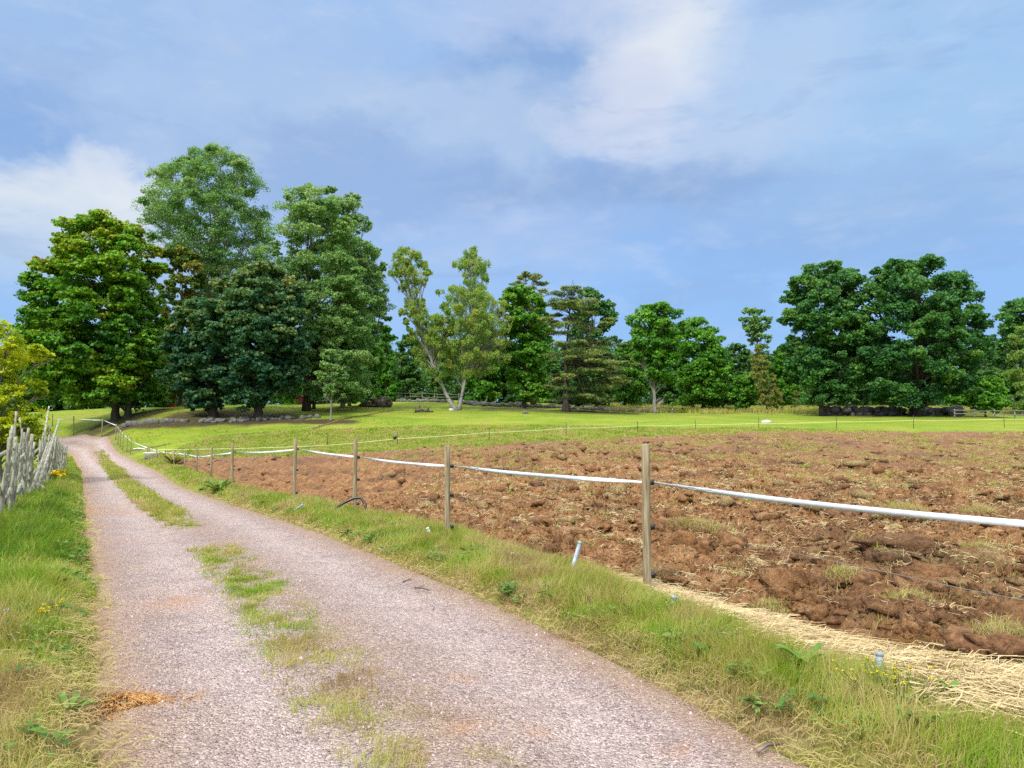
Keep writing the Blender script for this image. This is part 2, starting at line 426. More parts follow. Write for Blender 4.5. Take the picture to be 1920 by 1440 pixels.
t = NT('grey_plastic_pipe'); n = t.noise(t.obj(), 14, 4); t.col(t.ramp(n, [(.35, (.20, .25, .29)), (.65, (.34, .40, .44))])); t.rough(.5); M['pipe'] = t.m
t = NT('white_plastic'); n = t.noise(t.obj(), 5, 3); t.col(t.ramp(n, [(.3, (.62, .62, .64)), (.7, (.78, .78, .80))])); t.rough(.45); M['whitep'] = t.m
t = NT('red_boards'); n = t.noise(t.map(t.obj(), (9, 9, .5)), 2, 3); t.col(t.ramp(n, [(.3, (.20, .03, .02)), (.7, (.36, .07, .045))])); M['red'] = t.m
t = NT('dark_roof'); n = t.noise(t.obj(), 3, 3); t.col(t.ramp(n, [(.3, (.04, .04, .042)), (.7, (.09, .085, .08))])); M['roof'] = t.m
t = NT('manure_straw'); n = t.noise(t.pos(), 30, 5, .7); t.col(t.ramp(n, [(.3, (.22, .09, .03)), (.5, (.42, .21, .07)), (.7, (.60, .42, .18))])); t.bump(n, 1, .02); M['manure'] = t.m
M['grass'] = leaf_mat('grass_blade', [(0, (.06, .135, .010)), (.22, (.15, .28, .016)), (.42, (.25, .36, .03)), (.60, (.36, .365, .075)), (.8, (.46, .38, .155)), (1, (.36, .25, .13))], .3)
M['straw'] = leaf_mat('straw_strand', [(0, (.17, .105, .05)), (.4, (.40, .295, .14)), (1, (.58, .48, .27))], .1)
M['weed'] = leaf_mat('weed_leaf', [(0, (.045, .11, .016)), (.5, (.10, .20, .028)), (1, (.19, .29, .055))], .25)
M['yellow'] = leaf_mat('yellow_petal', [(0, (.55, .42, .01)), (1, (.75, .62, .02))], .2)
M['mauve'] = leaf_mat('mauve_petal', [(0, (.42, .30, .48)), (1, (.60, .50, .66))], .2)
def sc_(c, k): return tuple(v * k for v in c[:3])
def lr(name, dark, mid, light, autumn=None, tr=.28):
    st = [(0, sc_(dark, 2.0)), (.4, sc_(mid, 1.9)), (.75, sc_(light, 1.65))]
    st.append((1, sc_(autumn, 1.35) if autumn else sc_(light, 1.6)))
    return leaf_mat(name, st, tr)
M['maple_leaf'] = lr('maple_leaf', (.014, .056, .009), (.055, .150, .010), (.155, .240, .012), (.22, .21, .02))
M['chestnut_leaf'] = lr('chestnut_leaf', (.010, .042, .024), (.034, .092, .040), (.100, .150, .040), (.16, .165, .035))
M['poplar_leaf'] = lr('poplar_leaf', (.040, .095, .026), (.092, .178, .048), (.165, .250, .070), (.24, .33, .14))
M['rust_leaf'] = lr('autumn_leaf', (.03, .07, .012), (.085, .125, .018), (.17, .165, .025), (.24, .13, .03))
M['birch_leaf'] = lr('birch_leaf', (.050, .105, .022), (.115, .195, .036), (.215, .275, .055), (.30, .31, .06), .38)
M['oak_leaf'] = lr('oak_leaf', (.012, .050, .015), (.036, .112, .026), (.085, .175, .030), (.13, .20, .03))
M['green_leaf'] = lr('bright_green_leaf', (.022, .080, .008), (.060, .165, .014), (.115, .24, .022), (.18, .27, .03))
M['pine_needle'] = lr('pine_needle', (.026, .055, .014), (.080, .115, .026), (.155, .180, .045), (.20, .175, .06), .1)
M['yellow_leaf'] = lr('yellow_green_leaf', (.085, .125, .006), (.20, .265, .009), (.36, .375, .014), (.46, .42, .02), .38)
M['bg_leaf'] = lr('forest_leaf', (.018, .062, .016), (.048, .115, .026), (.095, .165, .036), (.15, .18, .045))
M['larch_leaf'] = lr('larch_leaf', (.05, .075, .014), (.12, .14, .026), (.19, .19, .04), (.23, .17, .04))
M['bark'] = bark_mat('dark_bark', (.022, .018, .014), (.085, .07, .055))
M['bark_grey'] = bark_mat('grey_bark', (.12, .11, .09), (.30, .28, .24))
M['bark_birch'] = bark_mat('birch_bark', (.17, .165, .14), (.36, .345, .31), 3, True)
M['bark_pine'] = bark_mat('pine_bark', (.07, .045, .03), (.22, .12, .07))

# ------------------------------------------------------------------ ground sheet
ang = np.radians(np.concatenate([np.arange(-180, -46, 4.0), np.arange(-46, 46, .16), np.arange(46, 180, 4.0)]))
rad = np.concatenate([[.6, 1.0, 1.4, 1.8, 2.2], 2.5 * 1.0115 ** np.arange(0, 430)])
rad = np.concatenate([rad[rad < 130], np.geomspace(132, 1500, 40)])
A_, R_ = np.meshgrid(ang, rad)
gx = (R_ * np.sin(A_)).ravel(); gy = (R_ * np.cos(A_)).ravel()
gz = ground_z(gx, gy)
na = len(ang); nr = len(rad)
i = np.arange(nr - 1)[:, None] * na; j = np.arange(na)[None, :]; j2 = (j + 1) % na
Q = np.stack([i + j, i + na + j, i + na + j2, i + j2], -1).reshape(-1, 4)[:, ::-1]
V = np.stack([gx, gy, gz], 1)
V = np.concatenate([V, [[0, 0, z1(0, 0) - .1]]])
T = np.stack([np.full(na, len(V) - 1), (np.arange(na) + 1) % na, np.arange(na)], 1)[:, ::-1]
rr_ = np.hypot(gx, gy)
nearm = rr_ < 95
dry = np.zeros(len(gx)); lit = np.zeros(len(gx))
droad = np.full(len(gx), 50.); dfield = np.full(len(gx), 50.)
droad[nearm] = sd_poly(gx[nearm], gy[nearm], road_poly); dfield[nearm] = sd_poly(gx[nearm], gy[nearm], field_poly)
dry = np.maximum(dry, (1 - sstep(.3, 2.6, droad)) * .85 * (rr_ < 26) + (1 - sstep(.2, .9, droad)) * .4 * (rr_ >= 26))
dry = np.maximum(dry, (1 - sstep(.2, 1.0, dfield)) * .8)
dry = dry * (.6 + .6 * sstep(-.3, .3, fbm(gx * .5, gy * .5, 3, 3)))
# the rough strip of unmown grass beyond the stone walls
def patch(pts, w):
    return 1 - sstep(w * .5, w, d_line(gx, gy, [np.array(p) for p in pts]) + w * .35 * fbm(gx * .5, gy * .5, 3, 11))
dry = np.maximum(dry, patch([xy_at(1180, 768, 96), xy_at(1420, 770, 92), xy_at(1900, 768, 90)], 9) * .9)
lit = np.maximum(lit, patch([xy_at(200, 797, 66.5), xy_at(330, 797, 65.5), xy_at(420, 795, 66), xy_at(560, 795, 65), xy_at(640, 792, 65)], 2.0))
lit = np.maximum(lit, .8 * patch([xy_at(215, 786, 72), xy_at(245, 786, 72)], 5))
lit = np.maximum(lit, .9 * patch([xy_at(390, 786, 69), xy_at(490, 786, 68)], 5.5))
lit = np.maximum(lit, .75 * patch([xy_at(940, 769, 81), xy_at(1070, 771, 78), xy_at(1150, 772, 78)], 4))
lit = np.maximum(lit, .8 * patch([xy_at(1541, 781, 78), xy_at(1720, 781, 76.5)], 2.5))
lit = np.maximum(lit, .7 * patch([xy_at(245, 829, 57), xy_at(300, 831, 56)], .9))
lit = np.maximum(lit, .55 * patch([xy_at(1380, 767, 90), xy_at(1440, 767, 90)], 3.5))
pad = lambda a: np.concatenate([a, a[:1]])
g_ob = build('ground', V, [Q, T], M['ground'], attrs={'dry': pad(np.clip(dry, 0, 1)), 'litter_shade': pad(np.clip(lit, 0, 1))}, smooth_=True)
tag(g_ob, 'yellow green grass ground rolling up towards the trees', 'ground', kind='structure')

# ------------------------------------------------------------------ road
MW = 44
ss = np.linspace(-.06, 1.06, MW)
P = Le[:, None, :] * (1 - ss)[None, :, None] + Re[:, None, :] * ss[None, :, None]
wv = np.linalg.norm(Re - Le, axis=1)
rx = P[..., 0].ravel(); ry = P[..., 1].ravel()
sS = np.broadcast_to(ss, (NS, MW)).ravel()
cross = -.05 * (np.exp(-((sS - .27) / .1) ** 2) + np.exp(-((sS - .78) / .1) ** 2)) + .02 * np.exp(-((sS - .52) / .12) ** 2)
fall = -.10 * sstep(.02, -.05, sS) - .10 * sstep(.98, 1.05, sS)
rz = zt(rx, ry) + .035 + cross * .6 + fall + .012 * fbm(rx * 3, ry * 3, 3, 20) + .03 * fbm(rx * .9, ry * .9, 2, 21) * 0.5
edge = np.maximum(sstep(.12, .0, sS), sstep(.86, .98, sS)) + .28 * np.exp(-((sS - .5) / .10) ** 2)
edge = np.clip(edge + .25 * fbm(rx * 1.2, ry * 1.2, 3, 23), 0, 1)
rust = np.zeros_like(rx)
for (px, py, w, h_) in [(240, 1332, .16, .16), (1015, 1382, .09, .09), (870, 1283, .1, .08), (1270, 1408, .10, .08), (175, 958, .9, .35), (225, 946, .35, .3), (868, 1380, .1, .1), (330, 1130, .25, .5), (200, 962, 1.1, .4)]:
    c = flat(px, py)
    rust = np.maximum(rust, .5 * np.exp(-((rx - c[0]) / w) ** 2 - ((ry - c[1]) / h_) ** 2))
i = np.arange(NS - 1)[:, None] * MW; j = np.arange(MW - 1)[None, :]
Q = np.stack([i + j, i + j + 1, i + MW + j + 1, i + MW + j], -1).reshape(-1, 4)
road = build('road', np.stack([rx, ry, rz], 1), [Q], M['gravel'], attrs={'edge': edge, 'rust': rust, 'track': np.clip(np.exp(-((sS - .27) / .13) ** 2) + np.exp(-((sS - .75) / .13) ** 2) + .3 * fbm(rx * .8, ry * .8, 3, 24), 0, 1) * .85}, smooth_=True)
tag(road, 'pink gravel farm track with two wheel ruts curving away to the left', 'road', kind='structure')

def pscatter(n, r0, r1, a0, a1, cap=9000.):
    # density falls with distance as 1/r2, capped near the eye
    r = r0 * (r1 / r0) ** R.uniform(0, 1, n); a = np.radians(R.uniform(a0, a1, n))
    dens = n / (math.log(r1 / r0) * math.radians(a1 - a0) * r * r)
    k = R.uniform(0, 1, n) < np.minimum(1, cap / dens)
    return (r * np.sin(a))[k], (r * np.cos(a))[k]
# ------------------------------------------------------------------ ploughed field
fd = np.array([.514, -.857]); fp = np.array([.857, .514])
def slabs(x, y, seed, ax=1.0, jit=.85):
    """tilted, domed cells: overturned slices and clods; returns height about 0..1 and cell tag"""
    xi = np.floor(x).astype(int); yi = np.floor(y).astype(int)
    d1 = np.full(x.shape, 9.0); d2 = np.full(x.shape, 9.0); hh = np.zeros(x.shape)
    for dx in (-1, 0, 1):
        for dy in (-1, 0, 1):
            cx = xi + dx; cy = yi + dy
            k = _perm[(_perm[(cx + seed * 131) & 4095] + cy + seed * 57) & 4095]
            ax_ = _grad[k] / 6.2832; ay_ = _grad[(k * 7 + 11) & 4095] / 6.2832; ht = _grad[(k * 13 + 5) & 4095] / 6.2832; ta = _grad[(k * 5 + 3) & 4095]
            px = cx + .5 + jit * (ax_ - .5); py = cy + .5 + jit * (ay_ - .5)
            ex = x - px; ey = y - py; d = np.sqrt(ex * ex + ey * ey)
            v = (.25 + .75 * ht ** 1.4) * np.sqrt(np.clip(1 - (d / .95) ** 2, 0, 1)) + .55 * ht * (ex * np.cos(ta) + ey * np.sin(ta))
            new = d < d1
            d2 = np.where(new, d1, np.minimum(d2, d)); hh = np.where(new, v, hh); d1 = np.where(new, d, d1)
    return hh * sstep(0, .4, d2 - d1)
def field_h(x, y):
    s = x * fp[0] + y * fp[1]; l = x * fd[0] + y * fd[1]
    df = -sd_poly(x, y, field_poly)
    wx = .22 * fbm(x * 1.7, y * 1.7, 3, 43); wy = .22 * fbm(x * 1.7, y * 1.7, 3, 44)
    rough_ = np.clip(.42 + .75 * sstep(1.5, 6.5, x + .25 * y - 1.0) + .35 * fbm(x * .25, y * .25, 2, 31), .25, 1.5)
    w = fbm(x * .5, y * .5, 3, 30)
    h = .10 * np.sin(2 * np.pi * (s + .25 * w) / .62) * np.clip(1.45 - rough_, .25, 1.2)
    pk = gnoise(s * .8, l * .6, 37) + .4 * gnoise(x * 1.9, y * 1.9, 40)
    bigm = sstep(-.15, .35, pk)
    h = h + rough_ * (.05 * fbm(x * .6, y * .6, 2, 32) + (.05 + .13 * bigm) * slabs(s * 1.55 + wx, l * .85 + wy, 1) + (.04 + .09 * bigm) * slabs(s * 3.6 + wx * 2, l * 2.6 + wy * 2, 2) + .075 * slabs(x * 7.5 + wx * 3, y * 6.5 + wy * 3, 3) + .03 * np.abs(gnoise(x * 13, y * 12, 35)) + .018 * gnoise(x * 29, y * 27, 36))
    h = h * (1 - .6 * sstep(28, 48, np.hypot(x, y)))
    e = sstep(-.15, .7, df + .2 * fbm(x * 1.3, y * 1.3, 3, 39))
    return h * e - .16 * (1 - e), df, pk
fa = np.radians(np.arange(-28, 43, .075)); fr = 3.2 * 1.0042 ** np.arange(0, 725)
A_, R_ = np.meshgrid(fa, fr)
fx = (R_ * np.sin(A_)).ravel(); fy = (R_ * np.cos(A_)).ravel()
fdist = sd_poly(fx, fy, field_poly)
keep = fdist < .45
h = np.zeros_like(fx); pk = np.zeros_like(fx); 
h[keep], _, pk[keep] = field_h(fx[keep], fy[keep])
fz = np.zeros_like(fx); fz[keep] = zt(fx[keep], fy[keep]) + h[keep] - .02
nA = len(fa); nR = len(fr)
i = np.arange(nR - 1)[:, None] * nA; j = np.arange(nA - 1)[None, :]
Q = np.stack([i + j, i + j + 1, i + nA + j + 1, i + nA + j], -1).reshape(-1, 4)
Q = Q[keep[Q].all(1)]
used = np.zeros(len(fx), bool); used[Q.ravel()] = True
idx = np.cumsum(used) - 1
fX = np.stack([fx, fy, fz], 1)[used]
strawm = np.clip(sstep(.25, .5, pk) * sstep(-.2, .3, fbm(fx * 3.5, fy * 3.5, 3, 45)) * .7 + sstep(.0, .4, fbm(fx * .45, fy * .45, 3, 41)) * sstep(0, .35, fbm(fx * 2.5, fy * 2.5, 3, 42)) * .8, 0, 1)
strawm *= sstep(0, 6, fx + .3 * fy - 1)
farm = sstep(22, 45, np.hypot(fx, fy))
f_ob = build('field', fX, [idx[Q]], M['soil'], attrs={'straw': strawm[used], 'far': farm[used]}, smooth_=True)
tag(f_ob, 'ploughed field of reddish brown clods and furrows', 'field', kind='structure')
def field_z(x, y):
    hh, _, _ = field_h(x, y); return zt(x, y) + hh - .02

# clods lying on the soil
def clod_variants(k, sub):
    out = []
    V0, T0 = ICO[sub]
    for i_ in range(k):
        rr = np.random.default_rng(100 + i_); P = V0.copy()
        for c in range(6):
            d = rr.normal(size=3); d /= np.linalg.norm(d); P = P - np.maximum(P @ d - rr.uniform(.45, .95), 0)[:, None] * d
        P = P * (1 + .75 * fbm(P[:, 0] * 1.5 + P[:, 2] * 1.3 + i_ * 7, P[:, 1] * 1.5 - P[:, 2] * 1.1, 5, i_))[:, None] + rr.normal(0, .07, P.shape)
        out.append(P)
    return np.array(out), T0
def clods(name, x, y, z, size, sub, tint, label):
    n = len(x); VV, T0 = clod_variants(20, sub)
    P = VV[R.integers(0, 20, n)]
    sc = size[:, None] * np.stack([R.uniform(.8, 2.3, n), R.uniform(.5, 1.0, n), R.uniform(.35, .8, n)], 1)
    P = P * sc[:, None, :]
    rx = R.normal(0, .45, n); c, s_ = np.cos(rx)[:, None], np.sin(rx)[:, None]
    P = np.stack([P[..., 0], P[..., 1] * c - P[..., 2] * s_, P[..., 1] * s_ + P[..., 2] * c], -1)
    a = math.atan2(fd[1], fd[0]) + R.normal(0, .5, n); c, s_ = np.cos(a)[:, None], np.sin(a)[:, None]
    P = np.stack([P[..., 0] * c - P[..., 1] * s_, P[..., 0] * s_ + P[..., 1] * c, P[..., 2]], -1)
    P = P + np.stack([x, y, z + size * .12], 1)[:, None, :]
    F_ = (T0[None] + (np.arange(n) * len(VV[0]))[:, None, None]).reshape(-1, 3)
    r_ = np.repeat(np.hypot(x, y), len(VV[0]))
    ob = build(name, P.reshape(-1, 3), [F_], M['soil'], attrs={'straw': np.repeat(tint, len(VV[0])), 'far': sstep(22, 45, r_)})
    return tag(ob, label, 'clods', kind='stuff')
xs, ys = pscatter(60000, 4.0, 54, -28, 42, 900)
hh, df, pk = field_h(xs, ys)
dens = .10 + .9 * sstep(-.1, .45, pk + .3 * fbm(xs * 1.2, ys * 1.2, 3, 46)); dens = dens * np.clip(.40 + .75 * np.sin(2 * np.pi * ((xs * fp[0] + ys * fp[1]) + .3 * fbm(xs * .5, ys * .5, 3, 30)) / .8), .04, 2) * 1.2 * (.22 + .78 * sstep(.5, 6, xs + .25 * ys - 1))
k = (df > .25) & (R.uniform(0, 1, len(xs)) < dens)
xs, ys, hh, pk = xs[k], ys[k], hh[k], pk[k]; r = np.hypot(xs, ys)
sz = np.clip(R.gamma(1.7, .024, len(xs)) * (1 + .8 * sstep(0, .4, pk)) * (.75 + r / 28), .018, .26) * (1 - .4 * sstep(26, 48, r))
k = r < 13
clods('soil_clods', xs[k], ys[k], zt(xs[k], ys[k]) + hh[k] - .02, sz[k], 3 if False else 2, (R.uniform(0, 1, k.sum()) < .12) * .6, 'rough earth clods strewn over the near half of the ploughed field')
clods('soil_clods', xs[~k], ys[~k], zt(xs[~k], ys[~k]) + hh[~k] - .02, sz[~k], 1, (R.uniform(0, 1, (~k).sum()) < .16) * .8, 'rough earth clods over the far half of the ploughed field')

xs, ys = pscatter(160000, 4.0, 22, -28, 42, 2500)
hh, df, pk = field_h(xs, ys); k = (df > .15) & (R.uniform(0, 1, len(xs)) < .25 + .6 * sstep(-.1, .4, fbm(xs * 1.4, ys * 1.4, 3, 120)))
xs, ys, hh = xs[k], ys[k], hh[k]; n = len(xs); r = np.hypot(xs, ys)
O8 = np.array([[1, 0, 0], [-1, 0, 0], [0, 1, 0], [0, -1, 0], [0, 0, 1], [0, 0, -1.]]); T8 = np.array([[0, 2, 4], [2, 1, 4], [1, 3, 4], [3, 0, 4], [2, 0, 5], [1, 2, 5], [3, 1, 5], [0, 3, 5]])
P = O8[None] * (R.gamma(2.5, .0052, n) * (.8 + r / 20))[:, None, None] * (1 + .5 * R.uniform(-1, 1, (n, 6, 1))) * R.uniform(.5, 1.4, (n, 1, 3))
a = R.uniform(0, 6.28, n)[:, None]; P = np.stack([P[..., 0] * np.cos(a) - P[..., 1] * np.sin(a), P[..., 0] * np.sin(a) + P[..., 1] * np.cos(a), P[..., 2]], -1) + np.stack([xs, ys, zt(xs, ys) + hh - .015], 1)[:, None, :]
tag(build('soil_crumbs', P.reshape(-1, 3), [(T8[None] + (np.arange(n) * 6)[:, None, None]).reshape(-1, 3)], M['soil'], attrs={'straw': np.zeros(n * 6), 'far': np.zeros(n * 6)}), 'small crumbs of broken earth over the near soil', 'crumbs', kind='stuff')

# faint trodden path across the slope
tr = resample([xy_at(738, 768, 77), xy_at(700, 778, 72), xy_at(640, 790, 66.5), xy_at(590, 803, 61), xy_at(550, 812, 58)], 60)
n_ = np.gradient(tr, axis=0); n_ = np.stack([-n_[:, 1], n_[:, 0]], 1); n_ /= np.linalg.norm(n_, axis=1)[:, None]
a = tr + n_ * .16; b = tr - n_ * .16
V = np.concatenate([np.c_[a, ground_z(a[:, 0], a[:, 1]) + .03], np.c_[b, ground_z(b[:, 0], b[:, 1]) + .03]])
k = np.arange(59)
tag(build('path', V, [np.stack([k, k + 1, k + 61, k + 60], 1)], M['track']), 'narrow trodden dark path crossing the grassy slope', 'path', kind='structure')

# ------------------------------------------------------------------ grass
def blades(name, x, y, z, hgt, wid, tint, lean=.5, mat=None, label=None, cat='grass', parent=None, kind='stuff'):
    n = len(x)
    a = R.uniform(0, 2 * np.pi, n); la = 7.0 * fbm(x * 1.1, y * 1.1, 2, 77) + R.normal(0, 1.0, n)
    le = hgt * lean * R.uniform(.2, 1.4, n)
    ca, sa = np.cos(a) * wid * .5, np.sin(a) * wid * .5
    lx, ly = np.cos(la) * le, np.sin(la) * le
    zz = hgt * np.sqrt(np.clip(1 - (np.minimum(le / hgt, .95)) ** 2, .05, 1))
    V = np.zeros((n, 5, 3))
    V[:, 0] = np.stack([x - ca, y - sa, z - .01], 1); V[:, 1] = np.stack([x + ca, y + sa, z - .01], 1)
    V[:, 2] = np.stack([x - ca * .8 + lx * .35, y - sa * .8 + ly * .35, z + zz * .6], 1); V[:, 3] = np.stack([x + ca * .8 + lx * .35, y + sa * .8 + ly * .35, z + zz * .6], 1)
    V[:, 4] = np.stack([x + lx, y + ly, z + zz], 1)
    o = np.arange(n) * 5
    q = np.stack([o, o + 1, o + 3, o + 2], 1); t_ = np.stack([o + 2, o + 3, o + 4], 1)
    ob = build(name, V.reshape(-1, 3), [q, t_], mat or M['grass'], parent, attrs={'tint': np.concatenate([tint, tint])})
    if label: tag(ob, label, cat, kind=kind)
    return ob
def scatter(n, box, cond):
    """random points in a world box for which cond(x,y) is a probability"""
    x = R.uniform(box[0], box[1], n); y = R.uniform(box[2], box[3], n)
    p = cond(x, y); k = R.uniform(0, 1, n) < p
    return x[k], y[k]
def inview(x, y, m=1.0):
    return (np.abs(x) < .70 * y + m) & (y > 1.0)

def lod(x, y):       # thins out with distance
    r = np.hypot(x, y); return r, np.clip((7.0 / np.maximum(r, 4.5)) ** 1.6, .0, 1)

def tint_at(x, y, base, amp, seed):
    return np.clip(base + amp * fbm(x * .55, y * .55, 3, seed) + amp * .8 * fbm(x * 2.1, y * 2.1, 2, seed + 3) + R.normal(0, .10, len(x)), 0, 1)

# verge on the right, between road and field
def right_verge(x, y):
    dr = sd_poly(x, y, road_poly); df = sd_poly(x, y, field_poly)
    side = (x * fp[0] + y * fp[1]) > np.interp(y, [-5, 3, 6, 10, 20, 30, 60], [.4, 2.0, 2.2, 1.6, .2, -1, -10]) * 0 - 99
    right = df < 6.5
    return dr, df, right
def grass_w(r, n, w0=.0040):
    return np.clip(w0 * np.maximum(r / 5.0, 1) ** .95, .003, .06) * R.uniform(.6, 1.4, n)
xs, ys = pscatter(2600000, 2.4, 62, -36, 38, 8500)
dr = sd_poly(xs, ys, road_poly)
k = (dr > -.03) & ((xs - np.interp(ys, Re[:, 1], Re[:, 0])) > -.05)
xs, ys, dr = xs[k], ys[k], dr[k]
df = sd_poly(xs, ys, field_poly)
k = (df > -.35) & (df < dr * 1.5 + 3.2) & (R.uniform(0, 1, len(xs)) < sstep(-.05, .25, dr + .20 * fbm(xs * 1.5, ys * 1.5, 4, 50)) * sstep(-.3, .12, df + .14 * fbm(xs * 2, ys * 2, 2, 51)) * (.45 + .55 * sstep(.0, .4, dr)))
xs, ys, dr, df = xs[k], ys[k], dr[k], df[k]
k = R.uniform(0, 1, len(xs)) < .10 + .90 * sstep(-.10, .25, sd_poly(xs, ys, straw_poly) + .30 * fbm(xs * 2.2, ys * 2.2, 4, 58))
xs, ys, dr, df = xs[k], ys[k], dr[k], df[k]
r = np.hypot(xs, ys); n = len(xs)
hmask = sstep(0.02, .55, dr) * (.6 + .4 * sstep(0, .4, df))
clump = fbm(xs * 2.6, ys * 2.6, 3, 57)
hg = (.045 + .155 * hmask * np.clip(.8 + .7 * fbm(xs * .8, ys * .8, 3, 52) + .5 * clump, .25, 1.7)) * R.uniform(.5, 1.3, n)
hg = np.clip(hg, .03, .42) * (1 - .30 * sstep(20, 45, r))
hg = hg * (.5 + .5 * sstep(.05, .55, sd_poly(xs, ys, straw_poly)))
ti = tint_at(xs, ys, .58, .46, 53) + .30 * clump + .20 * sstep(.6, .0, df) * sstep(16, 8, r) + .15 * sstep(.35, 0, dr) - .05 * sstep(14, 28, r)
stem = R.uniform(0, 1, n) < .10
ti = np.where(stem, R.uniform(.58, .9, n), ti); hg = np.where(stem, hg * 1.3, hg); wd = grass_w(r, n) * np.where(stem, .6, 1)
blades('verge_grass', xs, ys, ground_z(xs, ys), hg, wd, np.clip(ti, 0, 1), .75, label='tall yellowing grass on the bank between gravel road and ploughed field')
# verge on the left
xs, ys = pscatter(2000000, 2.4, 70, -38, 10, 8500)
k = ((xs - np.interp(ys, Le[:, 1], Le[:, 0])) < .06)
xs, ys = xs[k], ys[k]
dr = sd_poly(xs, ys, road_poly)
k = (dr > -.04) & (R.uniform(0, 1, len(xs)) < sstep(-.05, .25, dr + .20 * fbm(xs * 1.5, ys * 1.5, 4, 60)))
xs, ys, dr = xs[k], ys[k], dr[k]; r = np.hypot(xs, ys); n = len(xs)
clump = fbm(xs * 2.4, ys * 2.4, 3, 67)
hg = (.05 + .12 * sstep(0, .7, dr) * np.clip(.9 + .9 * fbm(xs * .7, ys * .7, 3, 61) + .6 * clump, .2, 2) + .05 * sstep(5, 9, r)) * R.uniform(.45, 1.35, n)
hg = np.clip(hg, .025, .36)
ti = tint_at(xs, ys, .42, .44, 63) + .26 * clump + .42 * sstep(8.4, 4.8, r + 1.6 * fbm(xs, ys, 3, 64)) - .18 * sstep(.9, .2, dr) * sstep(8, 5, r) - .18 * sstep(8.5, 12, r) * sstep(24, 18, r)
stem = R.uniform(0, 1, n) < .08
ti = np.where(stem, R.uniform(.6, .95, n), ti); wd = grass_w(r, n) * np.where(stem, .6, 1)
blades('verge_grass', xs, ys, ground_z(xs, ys), hg, wd, np.clip(ti, 0, 1), 1.0, label='mixed green and dry grass on the verge beside the lichen covered stake fence')
# strip between the wheel ruts
strip = [flat(830, 1440), flat(790, 1420), flat(735, 1375), flat(650, 1325), flat(610, 1265), flat(545, 1190), flat(480, 1110), flat(425, 1050), flat(405, 1035)]
strip2 = [flat(350, 992), flat(310, 966), flat(285, 945), flat(250, 915), flat(226, 900), xy_at(208, 884, 42.5), xy_at(194, 862, 55), xy_at(180, 842, 62.5), xy_at(170, 834, 65)]
def strip_w(x, y):
    a = d_line(x, y, strip); b = d_line(x, y, strip2)
    n = fbm(x * 1.6, y * 1.6, 3, 70); n2 = fbm(x * 4.5, y * 4.5, 3, 71)
    pa = sstep(.44, .10, a + .18 * n) * np.clip(sstep(-.34, .02, n + .8 * n2), .16, 1)
    pb = sstep(.36, .10, b - .06 + .28 * n) * np.where(y > 15.5, 1, sstep(-.1, .15, n + n2))
    return np.maximum(pa, pb)
xs, ys = pscatter(1800000, 3.2, 68, -36, 2, 7000)
k = R.uniform(0, 1, len(xs)) < strip_w(xs, ys)
xs, ys = xs[k], ys[k]; r = np.hypot(xs, ys)
hg = (.035 + .05 * sstep(10, 20, r)) * R.uniform(.4, 1.6, len(xs)) * np.clip(1 + 1.3 * fbm(xs * 3, ys * 3, 2, 72), .4, 2.4)
hg = np.clip(hg, .012, .17)
blades('median_grass', xs, ys, zt(xs, ys) + .04, hg, grass_w(r, len(xs), .0036), np.clip(tint_at(xs, ys, .58, .42, 73) + .08 * sstep(9, 6, r), 0, 1), 1.1, label='patchy short grass growing between the two wheel ruts of the road')
# short grazed tufts on the slope
xs, ys = scatter(420000, (-36, 50, 38, 110), lambda x, y: inview(x, y, 4) * np.clip((55 / np.hypot(x, y)) ** 2, 0, 1) * .5)
dr = sd_poly(xs, ys, road_poly); df = sd_poly(xs, ys, field_poly)
keep = (dr > .3) & (df > .15) & (R.uniform(0, 1, len(xs)) < sstep(-.1, .45, fbm(xs * .35, ys * .35, 3, 80)) * .7)
xs, ys, df = xs[keep], ys[keep], df[keep]
blades('pasture_grass', xs, ys, ground_z(xs, ys), (.03 + .10 * sstep(1.2, .2, df)) * R.uniform(.5, 1.6, len(xs)), R.uniform(.03, .07, len(xs)), tint_at(xs, ys, .50, .24, 81), .5, label='short grazed grass tufts on the sunny slope below the trees')
# rough tall grass beyond the walls at right
xs, ys = scatter(260000, (10, 75, 82, 112), lambda x, y: inview(x, y, 4) * .5 * sstep(-.15, .3, fbm(x * .25, y * .25, 3, 84)))
blades('rough_grass', xs, ys, ground_z(xs, ys), R.uniform(.15, .65, len(xs)), R.uniform(.04, .09, len(xs)), tint_at(xs, ys, .62, .28, 83), .5, label='unmown straw coloured grass beyond the stone wall under the oaks')

